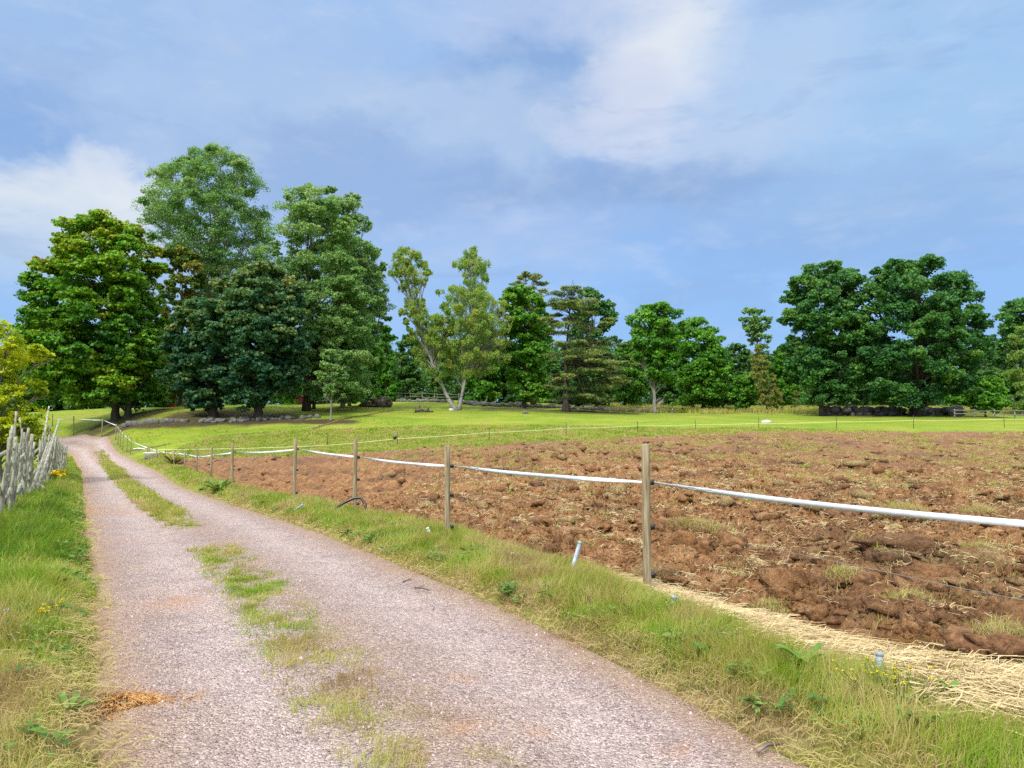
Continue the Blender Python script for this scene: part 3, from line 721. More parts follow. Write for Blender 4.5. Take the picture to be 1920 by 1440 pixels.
# straw along the field edge and over the clods
def strands(name, x, y, z, L, w, tint, label, lift=.4):
    n = len(x); a = R.uniform(0, 2 * np.pi, n); e = R.uniform(-.15, lift, n) 
    dx, dy, dz = np.cos(a) * np.cos(e), np.sin(a) * np.cos(e), np.sin(e)
    mx = np.stack([x + dx * L * .5 + R.normal(0, .15, n) * L, y + dy * L * .5 + R.normal(0, .15, n) * L, z + np.maximum(dz * L * .5, .0) + .012 + R.uniform(0, .08, n) * L], 1)
    ex = np.stack([x + dx * L, y + dy * L, z + np.maximum(dz, -.1) * L * .6], 1)
    sx = np.stack([x, y, z + .006], 1)
    px_, py_ = -np.sin(a) * w * .5, np.cos(a) * w * .5
    o = np.stack([px_, py_, np.zeros(n)], 1); up = np.zeros((n, 3)); up[:, 2] = w * .6
    V = np.zeros((n, 6, 3)); V[:, 0] = sx - o; V[:, 1] = sx + o + up; V[:, 2] = mx - o; V[:, 3] = mx + o + up; V[:, 4] = ex - o * .6; V[:, 5] = ex + o * .6 + up
    k = np.arange(n) * 6
    q = np.concatenate([np.stack([k, k + 1, k + 3, k + 2], 1), np.stack([k + 2, k + 3, k + 5, k + 4], 1)])
    ob = build(name, V.reshape(-1, 3), [q], M['straw'], attrs={'tint': np.concatenate([tint, tint])})
    return tag(ob, label, 'straw', kind='stuff')
xs, ys = scatter(620000, (.3, 5.5, 2.4, 9.5), lambda x, y: inview(x, y, .5))
df = sd_poly(xs, ys, field_poly)
dsp = sd_poly(xs, ys, straw_poly) + .40 * fbm(xs * 1.8, ys * 1.8, 4, 90)
den = np.where(df > .1, sstep(.65, -.2, dsp), sstep(.30, -.25, dsp)) * (.35 + .65 * sstep(-.3, .2, fbm(xs * 4, ys * 4, 3, 98)))
keep = R.uniform(0, 1, len(xs)) < den * .5
xs, ys, df = xs[keep], ys[keep], df[keep]
zz = np.where(df < .0, np.maximum(field_z(xs, ys), ground_z(xs, ys)), ground_z(xs, ys)) + R.uniform(0, .04, len(xs))
strands('straw_band', xs, ys, zz, R.uniform(.08, .32, len(xs)), R.uniform(.003, .0055, len(xs)), R.uniform(.2, 1, len(xs)), 'pale straw strewn along the edge of the ploughed field beside the grass bank')
xs, ys = scatter(2200000, (-3, 24, 3.5, 30), lambda x, y: inview(x, y, .5) * np.clip((8 / np.hypot(x, y)) ** 1.4, 0, 1))
hh, df, pk = field_h(xs, ys)
cl = sstep(.05, .45, fbm(xs * .75, ys * .75, 3, 91)) * sstep(-.05, .35, fbm(xs * 3, ys * 3, 2, 92)) * .9 + .55 * sstep(.2, .5, pk) * sstep(-.1, .3, fbm(xs * 3.5, ys * 3.5, 3, 45)) + .012
keep = (df > .1) & (R.uniform(0, 1, len(xs)) < cl * 2.2 * sstep(.5, 3.2, xs + .28 * ys - 1))
xs, ys, hh = xs[keep], ys[keep], hh[keep]; r = np.hypot(xs, ys)
strands('straw_litter', xs, ys, zt(xs, ys) + hh - .02, R.uniform(.05, .20, len(xs)), .0038 * np.maximum(r / 7, 1) ** .8 * R.uniform(.7, 1.3, len(xs)), R.uniform(0, 1, len(xs)), 'dry straw and roots caught among the ploughed clods', .7)
# torn up grass tufts on the field
xs, ys = scatter(9000, (-8, 40, 6, 54), lambda x, y: inview(x, y, .5))
hh, df, pk = field_h(xs, ys)
keep = (df > .6) & (R.uniform(0, 1, len(xs)) < sstep(.05, .5, fbm(xs * .2, ys * .2, 3, 95) + .3) * sstep(1, 8, xs + .3 * ys) * .7)
cx, cy = xs[keep], ys[keep]
m = 46; rr = R.uniform(.06, .24, len(cx))
xs = np.repeat(cx, m) + R.normal(0, 1, len(cx) * m) * np.repeat(rr, m); ys = np.repeat(cy, m) + R.normal(0, 1, len(cx) * m) * np.repeat(rr, m)
r = np.hypot(xs, ys)
blades('sod_tuft', xs, ys, field_z(xs, ys), R.uniform(.04, .13, len(xs)), .005 * np.maximum(r / 6, 1) * R.uniform(.7, 1.3, len(xs)), np.clip(np.repeat(R.uniform(.5, .98, len(cx)), m) + R.normal(0, .08, len(xs)), 0, 1), .9, label='torn up yellowing grass tufts lying over the ploughed soil')
xs, ys = pscatter(900000, 2.6, 24, -36, 38, 9000)
dr = sd_poly(xs, ys, road_poly); df = sd_poly(xs, ys, field_poly)
k = (dr > -.16) & (dr < .9) & (df > .1) & (R.uniform(0, 1, len(xs)) < .20 * sstep(-.16, .06, dr + .1 * fbm(xs * 2, ys * 2, 3, 96)) * sstep(.9, .2, dr))
xs, ys, dr = xs[k], ys[k], dr[k]; r = np.hypot(xs, ys)
zz = np.where(dr < 0, zt(xs, ys) + .0, ground_z(xs, ys)) + R.uniform(0, .03, len(xs)) + .02 * (dr < 0)
o_ = strands('dry_litter', xs, ys, zz, R.uniform(.03, .14, len(xs)), .0034 * np.maximum(r / 5, 1) * R.uniform(.6, 1.3, len(xs)), np.clip(tint_at(xs, ys, .84, .28, 97), 0, 1), 'dead grass matted along both edges of the gravel', .8)
o_.data.materials[0] = M['grass']
# small broad leaved herbs among the verge grass
xs, ys = pscatter(9000, 2.8, 26, -36, 38, 28)
dr = sd_poly(xs, ys, road_poly); df = sd_poly(xs, ys, field_poly)
k = (dr > .1) & (dr < 3.5) & (df > .2) & (sd_poly(xs, ys, straw_poly) > .1) & (R.uniform(0, 1, len(xs)) < sstep(-.2, .3, fbm(xs * .9, ys * .9, 3, 110)))
xs, ys = xs[k], ys[k]; m = len(xs)
def herb_cloud(C, cr, m_, ls, t0):
    n = len(C) * m_; ci = np.repeat(np.arange(len(C)), m_)
    a = R.uniform(0, 6.283, n); rr = R.uniform(.2, 1, n); P = C[ci] + np.stack([np.cos(a) * rr * cr[ci], np.sin(a) * rr * cr[ci], cr[ci] * R.uniform(.1, .9, n)], 1)
    A = np.stack([np.cos(a), np.sin(a), R.uniform(-.3, .7, n)], 1); A /= np.linalg.norm(A, axis=1)[:, None]; B = np.stack([-np.sin(a), np.cos(a), R.normal(0, .3, n)], 1)
    s_ = (ls[ci] * R.uniform(.6, 1.3, n))[:, None]
    V = np.stack([P - A * s_ * .5, P + B * s_ * .22, P + A * s_ * .5 - [0, 0, .004], P - B * s_ * .22], 1).reshape(-1, 3)
    return V, np.arange(n * 4).reshape(-1, 4), np.clip(t0[ci] + R.normal(0, .12, n), 0, 1)
r = np.hypot(xs, ys)
v_, q_, t_ = herb_cloud(np.stack([xs, ys, ground_z(xs, ys) + .03], 1), R.uniform(.05, .13, m), 14, R.uniform(.03, .075, m) * (.8 + r / 20), R.uniform(.2, .8, m))
tag(build('verge_herbs', v_, [q_], M['weed'], attrs={'tint': t_}), 'small broad leaved herbs scattered through the verge grass', 'herbs', kind='stuff')
# fallen leaves under the left trees
xs, ys = scatter(9000, (-34, -8, 52, 84), lambda x, y: sstep(-.3, .3, fbm(x * .2, y * .2, 3, 111)))
dr = sd_poly(xs, ys, road_poly); k = dr > .3; xs, ys = xs[k], ys[k]; m = len(xs)
v_, q_, t_ = herb_cloud(np.stack([xs, ys, ground_z(xs, ys) + .03], 1), np.full(m, .05), 1, R.uniform(.10, .18, m), R.uniform(0, 1, m))
tag(build('fallen_leaves', v_, [q_], M['rust_leaf'], attrs={'tint': t_}), 'fallen yellow and brown leaves on the grass below the left trees', 'leaves', kind='stuff')
# loose stones on the road
xs, ys = scatter(60000, (-7, 3, 3.2, 14), lambda x, y: inview(x, y) * np.clip((5 / np.hypot(x, y)) ** 2, 0, 1))
dr = sd_poly(xs, ys, road_poly); k = (dr < -.08); xs, ys = xs[k], ys[k]
n = len(xs); V0, T0 = np.array([[1, 0, 0], [-1, 0, 0], [0, 1, 0], [0, -1, 0], [0, 0, 1], [0, 0, -1.]]), np.array([[0, 2, 4], [2, 1, 4], [1, 3, 4], [3, 0, 4], [2, 0, 5], [1, 2, 5], [3, 1, 5], [0, 3, 5]])
sz = R.gamma(3, .0017, n)[:, None, None] * (1 + .35 * R.uniform(-1, 1, (n, 6, 1))) * R.uniform(.6, 1.2, (n, 1, 3))
th = R.uniform(0, 6.28, n); c_, s_ = np.cos(th), np.sin(th)
Vv = V0[None] * sz; Vv = np.stack([Vv[..., 0] * c_[:, None] - Vv[..., 1] * s_[:, None], Vv[..., 0] * s_[:, None] + Vv[..., 1] * c_[:, None], Vv[..., 2]], -1)
Lp = np.interp(ys, Le[:, 1], Le[:, 0]); Rp = np.interp(ys, Re[:, 1], Re[:, 0]); sS = (xs - Lp) / np.maximum(Rp - Lp, .1)
cz = zt(xs, ys) + .035 + .6 * (-.05 * (np.exp(-((sS - .27) / .1) ** 2) + np.exp(-((sS - .78) / .1) ** 2)) + .02 * np.exp(-((sS - .52) / .12) ** 2)) + .012 * fbm(xs * 3, ys * 3, 3, 20) + .015 * fbm(xs * .9, ys * .9, 2, 21)
Vv = Vv + np.stack([xs, ys, cz], 1)[:, None, :]
st = leaf_mat('gravel_stone', [(0, (.20, .13, .14)), (.5, (.42, .31, .32)), (1, (.46, .37, .36))], 0)
ti = np.repeat(R.uniform(0, 1, n), 8)
tag(build('loose_gravel', Vv.reshape(-1, 3), [(T0[None] + (np.arange(n) * 6)[:, None, None]).reshape(-1, 3)], st, attrs={'tint': ti}), 'loose pinkish stones scattered over the gravel road', 'gravel', kind='stuff')

# ------------------------------------------------------------------ trees
def leaf_cloud(C, cr, flat_, nl, ls, tintc, aspect=.7, up=.5, droop=0.0, rnd=.8, tvar=.10):
    """leaf shaped faces over clumps: C centres (m,3), cr radii (m), tintc (m)"""
    m = len(C); n = m * nl
    ci = np.repeat(np.arange(m), nl)
    u = R.normal(size=(n, 3)); u /= np.linalg.norm(u, axis=1)[:, None]
    u[:, 2] = np.where(R.uniform(0, 1, n) < .35, np.abs(u[:, 2]), u[:, 2])
    rho = R.uniform(0, 1, n) ** .42
    off = u * rho[:, None] * cr[ci][:, None]; off[:, 2] *= flat_
    P = C[ci] + off
    if droop: P[:, 2] -= droop * R.uniform(0, 1, n) ** 1.5 * cr[ci]
    N = u * .6 + R.normal(size=(n, 3)) * rnd; N[:, 2] += up
    N /= np.linalg.norm(N, axis=1)[:, None]
    A = np.cross(N, R.normal(size=(n, 3))); A /= np.linalg.norm(A, axis=1)[:, None] + 1e-9
    if droop: A[:, 2] -= 1.3 * min(droop, 1); A /= np.linalg.norm(A, axis=1)[:, None]
    B = np.cross(N, A); B /= np.linalg.norm(B, axis=1)[:, None] + 1e-9
    s = ls * R.uniform(.6, 1.35, n)[:, None]
    V = np.stack([P - A * s * .5, P + B * s * aspect * .5 - A * s * .06, P + A * s * .5, P - B * s * aspect * .5 - A * s * .06], 1).reshape(-1, 3)
    Q = np.arange(n * 4).reshape(-1, 4)
    t = np.clip(tintc[ci] + R.normal(0, tvar, n), 0, 1)
    return V, Q, t

def profile_fn(prof, Y, base):
    """prof rows (py, xl, xr) top to bottom -> local z, centre x, half width"""
    zz = []; cc = []; ww = []
    for py, xl, xr in prof:
        a = at(xl, py, Y); b = at(xr, py, Y)
        zz.append(a[2] - base[2]); cc.append((a[0] + b[0]) / 2 - base[0]); ww.append((b[0] - a[0]) / 2)
    zz = np.array(zz)[::-1]; cc = np.array(cc)[::-1]; ww = np.array(ww)[::-1]
    return (lambda z: np.interp(z, zz, cc)), (lambda z: np.interp(z, zz, ww)), zz[0], zz[-1]

def tree(name, label, px, py, Y, prof, leaf, bark, group=None, trunks=None, tr=.3, lobe=.22, nlobe=40, cpl=22, nl=45, ls=.26, flat_=.65, cflat=.7, aspect=.75, up=.5,
         droop=0., tint=(.38, .16), toptint=0., depth=.85, cscale=.38, rnd=.8, fill=.35, limbs=22, cat='tree', sink=.2, tiers=False, dens_=1.35, stray=.16):
    p = at(px, py, Y)
    base = np.array([p[0], p[1], float(ground_z(np.array([p[0]]), np.array([p[1]]))[0])])
    cx, hw, z0, z1_ = profile_fn(prof, Y, base)
    wmax = max(hw(np.linspace(z0, z1_, 40)))
    t = thing(name, base, label, cat, group)
    # lobes: poisson spaced inside the outline, mostly near its surface
    L = []; LR = []
    nlobe = int(nlobe * dens_); tries = 0; want = nlobe; sp = 1.0
    zg = np.linspace(z0, z1_, 60); wg = np.maximum(hw(zg), .05); cdf = np.cumsum(wg ** 1.35); cdf /= cdf[-1]
    for fz, fo in ((.975, R.normal(0, .2)), (.94, .5), (.93, -.5), (.85, .8), (.85, -.8)):
        z = z0 + (z1_ - z0) * fz; w = hw(z); lr = min(max(w * .6, lobe * wmax * .4), lobe * wmax)
        L.append(np.array([cx(z) + fo * max(w - lr * .6, 0) + R.normal(0, .08) * w, R.normal(0, .3) * w, min(z, z1_ - lr * flat_ * .9)])); LR.append(lr)
    while len(L) < want and tries < 9000:
        tries += 1
        if tries % 400 == 0: sp *= .9
        z = np.interp(R.uniform(), cdf, zg); w = hw(z)
        lr = lobe * wmax * R.uniform(.7, 1.25)
        lr = min(lr, max(w * .95, lobe * wmax * .35))
        zmax = z1_ - lr * flat_ * .95
        if z > zmax: z = zmax
        a = R.uniform(0, 2 * np.pi); rho = max(w - lr * .85, 0) * (R.uniform() ** fill)
        if R.uniform() < stray: lr *= .55; rho = w * R.uniform(.82, 1.03)
        c = np.array([cx(z) + rho * math.cos(a), rho * math.sin(a) * depth, z])
        if L:
            d = np.linalg.norm((np.array(L) - c) * np.array([1, 1, 1.15]), axis=1)
            if (d < .50 * sp * (np.array(LR) + lr)).any(): continue
        L.append(c); LR.append(lr)
    L = np.array(L); LR = np.array(LR)
    # clumps over each lobe
    m = len(L) * cpl; li = np.repeat(np.arange(len(L)), cpl)
    u = R.normal(size=(m, 3)); u /= np.linalg.norm(u, axis=1)[:, None]
    u[:, 2] = np.where(R.uniform(0, 1, m) < .45, np.abs(u[:, 2]), u[:, 2])
    off = u * (R.uniform(.45, 1.08, m) * LR[li])[:, None]; off[:, 2] *= flat_
    C = L[li] + off
    cr = LR[li] * cscale * R.uniform(.6, 1.35, m)
    lt = R.normal(0, tint[1] * .8, len(L))
    zf = (C[:, 2] - z0) / (z1_ - z0)
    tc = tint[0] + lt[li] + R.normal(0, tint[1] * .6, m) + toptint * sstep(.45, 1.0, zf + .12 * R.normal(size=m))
    V, Q, tt = leaf_cloud(C, cr, cflat, nl, ls, tc, aspect, up, droop, rnd)
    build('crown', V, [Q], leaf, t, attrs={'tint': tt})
    # trunk and limbs
    H = z1_ - z0
    trunks = trunks or [[(0, 0, -sink), (0, 0, max(z0, 1.0)), (cx(z0 + H * .45) * .8, 0, z0 + H * .45), (cx(z0 + H * .8), 0, z0 + H * .82)]]
    tops = []
    for ti_, tk in enumerate(trunks):
        mb = MB()
        q = np.array(tk, float); r0 = tr[ti_] if isinstance(tr, (list, tuple)) else tr
        s = np.linspace(0, len(q) - 1, 16); pts = np.stack([np.interp(s, np.arange(len(q)), q[:, k]) for k in range(3)], 1)
        pts[1:-1] = (pts[:-2] + 2 * pts[1:-1] + pts[2:]) / 4
        pts[2:, :2] += np.cumsum(R.normal(0, .03, (14, 2)), 0) * r0 * 3
        f = np.linspace(0, 1, 16); rad_ = r0 * (1 - f * .86); rad_[0] *= 1.55; rad_[1] *= 1.12
        mb.tube(pts, rad_, 9, jit=.07)
        near_ = [k for k in range(len(L)) if len(trunks) == 1 or np.argmin([np.abs(np.array(tk2)[-1, 0] - L[k, 0]) + .3 * np.abs(np.array(tk2)[-1, 2] - L[k, 2]) for tk2 in trunks]) == ti_]
        R.shuffle(near_)
        for k in near_[:limbs]:
            tgt = L[k]
            zs = max(min(tgt[2] * .72 - np.hypot(tgt[0] - cx(tgt[2]), tgt[1]) * .35, pts[-2, 2]), pts[2, 2])
            if tiers: zs = max(min(tgt[2] - .3, pts[-2, 2]), pts[2, 2])
            b0 = np.array([np.interp(zs, pts[:, 2], pts[:, 0]), np.interp(zs, pts[:, 2], pts[:, 1]), zs])
            mid = b0 * .45 + tgt * .55 + np.array([0, 0, .12 * np.linalg.norm(tgt - b0)]) * (.2 if tiers else 1)
            fr_ = np.linspace(0, 1, 7)[:, None]
            path = (1 - fr_) ** 2 * b0 + 2 * fr_ * (1 - fr_) * mid + fr_ ** 2 * tgt
            path[1:-1] += R.normal(0, .05, (5, 3)) * np.linalg.norm(tgt - b0) * .25
            rb = min(np.interp(zs, pts[:, 2], rad_) * .5, .15)
            mb.tube(path, np.linspace(max(rb, .035), .018, 7), 5, cap=False)
            for _ in range(3):
                e = tgt + R.normal(0, .45, 3) * LR[k]
                q0 = path[R.integers(3, 6)]
                mb.tube(np.stack([q0, (q0 + e) / 2 + R.normal(0, .08, 3), e]), [.028, .02, .008], 4, cap=False)
        mb.build('trunk', bark, t, smooth_=True)
    return t

g_left = 'tall trees clustered on the rise by the bend in the road'
# big maple at left, two stems
b0 = at(217, 786, 72)
tree('maple_tree', 'broad green maple with yellowing top on two dark trunks beside the road bend', 217, 786, 72,
     [(406, 150, 232), (422, 124, 256), (450, 100, 278), (500, 70, 294), (560, 52, 304), (620, 46, 306), (690, 42, 312), (725, 62, 316), (750, 100, 300)],
     M['maple_leaf'], M['bark'], g_left, trunks=[[(0, 0, -.3), (0, 0, 2), (-.6, .3, 7), (-1.4, .5, 15)], [(1.35, -.5, -.3), (1.3, -.4, 2), (1.8, 0, 7), (2.3, .4, 12)]], tr=[.42, .36],
     lobe=.23, nlobe=105, stray=.06, cpl=26, nl=42, ls=.29, flat_=.7, cflat=.45, aspect=.85, up=.8, tint=(.38, .18), toptint=.36, depth=.9, limbs=26, fill=.3)
# tall airy poplar behind
tree('poplar_tree', 'tallest airy grey green poplar rising behind the dark chestnuts', 405, 778, 88,
     [(282, 362, 430), (298, 336, 462), (330, 300, 490), (375, 266, 508), (425, 260, 516), (465, 284, 520), (505, 345, 522), (560, 350, 520), (640, 350, 520)],
     M['poplar_leaf'], M['bark_grey'], g_left, trunks=[[(0, 0, -.3), (-.5, 0, 10), (-.8, 0, 17), (-.2, 0, 28)]], tr=.5, lobe=.20, nlobe=135, cpl=20, nl=44, ls=.19, stray=.10, aspect=.7, tint=(.44, .17), limbs=40, fill=.32, cscale=.4, toptint=.08)
tree('poplar_tree', 'slender grey green poplar with twin tops between the tallest poplar and the leaning birches', 574, 786, 74,
     [(346, 548, 604), (364, 526, 628), (400, 516, 645), (450, 514, 672), (520, 515, 695), (600, 530, 702), (680, 550, 704), (745, 575, 695)],
     M['poplar_leaf'], M['bark'], g_left, trunks=[[(0, 0, -.3), (0, 0, 8), (.2, 0, 14), (.1, 0, 20)]], tr=.34, lobe=.24, nlobe=140, stray=.10, cpl=20, nl=40, ls=.185, tint=(.44, .17), limbs=30, fill=.35, toptint=.1)
tree('poplar_tree', 'rounded bluish green poplar standing right of the slender one', 642, 778, 80,
     [(360, 632, 664), (385, 605, 686), (430, 595, 704), (480, 595, 726), (540, 600, 738), (590, 610, 734), (640, 615, 716), (700, 615, 700), (745, 605, 700)],
     M['poplar_leaf'], M['bark_grey'], g_left, tr=.3, lobe=.24, nlobe=120, stray=.10, cpl=18, nl=40, ls=.185, tint=(.52, .17), limbs=30, fill=.35, toptint=.1)
tree('chestnut_tree', 'dark blue green chestnut with branches sweeping low over the stone wall', 483, 787, 67,
     [(498, 470, 520), (520, 415, 556), (560, 385, 575), (620, 372, 588), (680, 375, 585), (720, 392, 575), (750, 425, 545)],
     M['chestnut_leaf'], M['bark'], g_left, tr=.42, lobe=.24, nlobe=80, cpl=24, nl=42, ls=.29, cflat=.5, aspect=.85, up=.8, tint=(.34, .17), toptint=.36, limbs=18, fill=.3)
tree('chestnut_tree', 'dark low spreading chestnut left of the blue green one', 400, 787, 69,
     [(560, 350, 400), (600, 318, 420), (650, 305, 435), (700, 312, 440), (735, 330, 440), (760, 350, 430)],
     M['chestnut_leaf'], M['bark'], g_left, tr=.45, lobe=.28, nlobe=60, cpl=22, nl=42, ls=.29, cflat=.5, aspect=.85, up=.8, tint=(.26, .17), toptint=.35, limbs=16, fill=.3)
tree('maple_tree', 'rusty topped maple half hidden between the broad maple and the tall poplar', 335, 780, 82,
     [(462, 312, 352), (485, 294, 378), (540, 286, 390), (620, 290, 385), (700, 295, 380), (745, 300, 370)],
     M['rust_leaf'], M['bark'], g_left, tr=.28, lobe=.3, nlobe=42, cpl=18, nl=30, ls=.3, tint=(.42, .2), limbs=14)
tree('young_aspen', 'slim young aspen with a pale stem in front of the poplars', 620, 789, 66,
     [(655, 606, 630), (680, 595, 648), (715, 588, 652), (745, 598, 645), (758, 608, 632)], M['poplar_leaf'], M['bark_grey'], None, tr=.10, lobe=.34, nlobe=26, cpl=10, nl=22, ls=.2, tint=(.46, .12), limbs=10)
tree('ash_tree', 'leafy ash filling the gap below the poplars beside the log heap', 655, 770, 84,
     [(600, 660, 690), (630, 640, 712), (680, 635, 722), (730, 640, 720), (755, 650, 712)], M['green_leaf'], M['bark'], None, tr=.22, lobe=.3, nlobe=36, cpl=16, nl=30, ls=.28, tint=(.34, .14), limbs=10)
tree('young_aspen', 'thin dark stemmed aspen right beside the slender poplar', 588, 785, 76,
     [(600, 575, 606), (650, 560, 625), (700, 562, 622), (735, 575, 612)], M['poplar_leaf'], M['bark'], None, tr=.18, lobe=.34, nlobe=28, cpl=14, nl=26, ls=.24, tint=(.28, .12), limbs=8)

# birches
tree('birch_tree', 'birch leaning left with a pale bare lower trunk and drooping top', 856, 768, 80,
     [(463, 742, 768), (485, 730, 798), (515, 733, 812), (550, 742, 800), (568, 748, 796), (585, 748, 832), (615, 758, 850), (650, 768, 856), (690, 785, 854), (712, 805, 846)],
     M['birch_leaf'], M['bark_birch'], 'pair of birches growing in a V', trunks=[[(0, 0, -.2), (-1.1, 0, 1.6), (-2.5, .1, 4.7), (-4.2, .1, 9.0), (-5.2, 0, 12.6), (-5.0, 0, 15.6)]], tr=.22, lobe=.19, nlobe=120, cpl=11, nl=28, stray=.35, ls=.17,
     aspect=.6, droop=1.6, cflat=1.1, tint=(.52, .18), limbs=60, cscale=.5, fill=.5)
tree('birch_tree', 'birch upright in the V with a tall narrow top and long pale side limb', 860, 768, 80.6,
     [(460, 880, 890), (478, 866, 902), (490, 850, 922), (512, 856, 914), (535, 848, 920), (548, 822, 930), (575, 824, 958), (605, 828, 964), (640, 830, 958), (670, 838, 965), (700, 846, 905)],
     M['birch_leaf'], M['bark_birch'], 'pair of birches growing in a V', trunks=[[(0, .3, -.2), (.5, .3, 2.6), (1.2, .3, 6.0), (1.4, .2, 11), (1.8, .2, 16.6)], [(.75, .3, 3.6), (1.7, .2, 5.2), (3.3, 0, 6.2), (5.0, 0, 6.6)]], tr=[.20, .10], lobe=.17, nlobe=140, cpl=11, nl=28, stray=.35, ls=.17,
     aspect=.6, droop=1.6, cflat=1.1, tint=(.50, .17), limbs=60, cscale=.5, fill=.5)
tree('oak_tree', 'bright green rounded oak between the birches and the pine', 982, 768, 83,
     [(535, 960, 990), (552, 940, 1012), (590, 932, 1030), (640, 930, 1035), (690, 945, 1030), (730, 955, 1020), (748, 965, 1012)], M['green_leaf'], M['bark'], None, tr=.32, lobe=.27, nlobe=55, cpl=22, nl=32, ls=.28, tint=(.42, .15), limbs=14, fill=.3)
tree('pine_tree', 'flat tiered olive green pine with a dark trunk on the far lawn', 1062, 771, 78,
     [(535, 1040, 1085), (555, 1020, 1115), (600, 1018, 1150), (640, 1015, 1178), (680, 1018, 1186), (720, 1018, 1182), (755, 1025, 1165)],
     M['pine_needle'], M['bark'], None, trunks=[[(0, 0, -.2), (-.1, 0, 3), (0, 0, 6), (.4, 0, 11)], [(0, 0, 4.8), (1.2, 0, 6.0), (2.4, 0, 8.0), (2.8, 0, 9.5)]], tr=[.36, .18], lobe=.27, nlobe=58, cpl=20, nl=40, ls=.30, aspect=.2, flat_=.22, stray=.3, cflat=.35, up=1.0, tint=(.42, .16), tiers=True, limbs=60, fill=.55, cscale=.40)
tree('pine_tree', 'brownish topped pine rising behind the bright green oak', 1000, 766, 92,
     [(512, 975, 1000), (525, 962, 1025), (555, 950, 1040), (590, 955, 1050), (640, 960, 1050)], M['pine_needle'], M['bark_pine'], None, tr=.3, lobe=.3, nlobe=34, cpl=16, nl=36, ls=.32, aspect=.24, flat_=.4, cflat=.5, up=.8, tint=(.62, .16), tiers=True, limbs=20)
tree('oak_tree', 'dark green oak showing behind the tiered pine', 1120, 768, 90,
     [(540, 1085, 1120), (560, 1070, 1140), (600, 1060, 1160), (650, 1060, 1168), (720, 1060, 1168), (755, 1070, 1150)], M['oak_leaf'], M['bark'], None, tr=.3, lobe=.28, nlobe=45, cpl=18, nl=30, ls=.3, tint=(.36, .14), limbs=10)
tree('aspen_tree', 'green aspen on a pale grey trunk right of the pine', 1227, 773, 82,
     [(568, 1215, 1250), (585, 1185, 1270), (610, 1170, 1285), (650, 1180, 1285), (690, 1195, 1275), (715, 1205, 1262)], M['green_leaf'], M['bark_grey'], None, trunks=[[(0, 0, -.2), (0, 0, 2.5), (-.1, 0, 5), (.2, 0, 10)], [(0, 0, 2.2), (-.9, 0, 4.2), (-1.2, 0, 6)]], tr=[.22, .1], lobe=.3, nlobe=46, cpl=18, nl=28, ls=.27, tint=(.34, .16), limbs=20, fill=.4)
tree('lime_tree', 'round leafy lime with a bushy skirt reaching the rough grass', 1320, 766, 92,
     [(598, 1280, 1315), (620, 1265, 1342), (650, 1255, 1368), (690, 1258, 1380), (730, 1262, 1380), (758, 1270, 1370)], M['green_leaf'], M['bark'], None, tr=.3, lobe=.27, nlobe=60, cpl=20, nl=30, ls=.28, tint=(.36, .14), limbs=8, fill=.3)
tree('young_larch', 'brownish yellow young larch drooping above reddish ground', 1438, 770, 88,
     [(650, 1415, 1424), (675, 1408, 1440), (705, 1405, 1455), (740, 1418, 1470), (764, 1420, 1468)], M['larch_leaf'], M['bark'], None, tr=.1, lobe=.3, nlobe=34, cpl=12, nl=26, ls=.22, aspect=.4, droop=.8, tint=(.45, .18), limbs=12)
tree('round_bush', 'dark green round bush left of the brownish larch', 1398, 768, 90,
     [(703, 1385, 1408), (720, 1376, 1424), (745, 1374, 1428), (764, 1378, 1424)], M['green_leaf'], M['bark'], None, tr=.1, lobe=.4, nlobe=22, cpl=16, nl=28, ls=.24, tint=(.30, .12), limbs=6, cat='bush')
tree('aspen_tree', 'thin topped pale aspen peeking out left of the big oaks', 1425, 764, 108,
     [(575, 1395, 1425), (590, 1380, 1445), (615, 1385, 1450), (650, 1400, 1448), (700, 1395, 1450), (750, 1400, 1450)], M['poplar_leaf'], M['bark_grey'], None, tr=.25, lobe=.3, nlobe=38, cpl=12, nl=24, ls=.3, tint=(.35, .14), limbs=24, fill=.5)
g_oak = 'two big oaks beside the ploughed field'
tree('oak_tree', 'big dark oak on a slender trunk, left of the thick trunked one', 1541, 780, 78,
     [(490, 1535, 1580), (505, 1500, 1610), (540, 1470, 1625), (590, 1455, 1640), (640, 1462, 1640), (690, 1470, 1630), (730, 1490, 1610), (750, 1505, 1590)],
     M['oak_leaf'], M['bark'], g_oak, tr=.30, lobe=.22, nlobe=90, cpl=24, nl=40, ls=.25, tint=(.32, .18), toptint=.16, limbs=34, fill=.32, cscale=.36)
tree('oak_tree', 'widest dark oak on a thick trunk above the tumbled stone wall', 1718, 780, 76,
     [(486, 1690, 1745), (505, 1640, 1785), (530, 1620, 1810), (560, 1605, 1840), (610, 1595, 1848), (660, 1588, 1846), (700, 1590, 1835), (735, 1610, 1820), (755, 1640, 1790)],
     M['oak_leaf'], M['bark'], g_oak, tr=.62, lobe=.19, nlobe=115, cpl=22, nl=40, ls=.25, tint=(.34, .18), toptint=.16, limbs=46, fill=.34, cscale=.38)
tree('round_bush', 'bright green rounded bush right of the widest oak', 1848, 781, 74,
     [(705, 1838, 1862), (722, 1822, 1880), (745, 1814, 1890), (768, 1820, 1888)], M['green_leaf'], M['bark'], None, tr=.1, lobe=.36, nlobe=26, cpl=18, nl=30, ls=.22, tint=(.40, .13), limbs=6, cat='bush')
tree('oak_tree', 'dark leafy oak cut by the edge of the view behind the drooping birch', 1925, 776, 84,
     [(560, 1895, 1945), (580, 1868, 1975), (620, 1870, 1990), (680, 1875, 1995), (740, 1880, 1990)], M['oak_leaf'], M['bark'], None, tr=.3, lobe=.27, nlobe=42, cpl=18, nl=30, ls=.3, tint=(.40, .15), limbs=10)
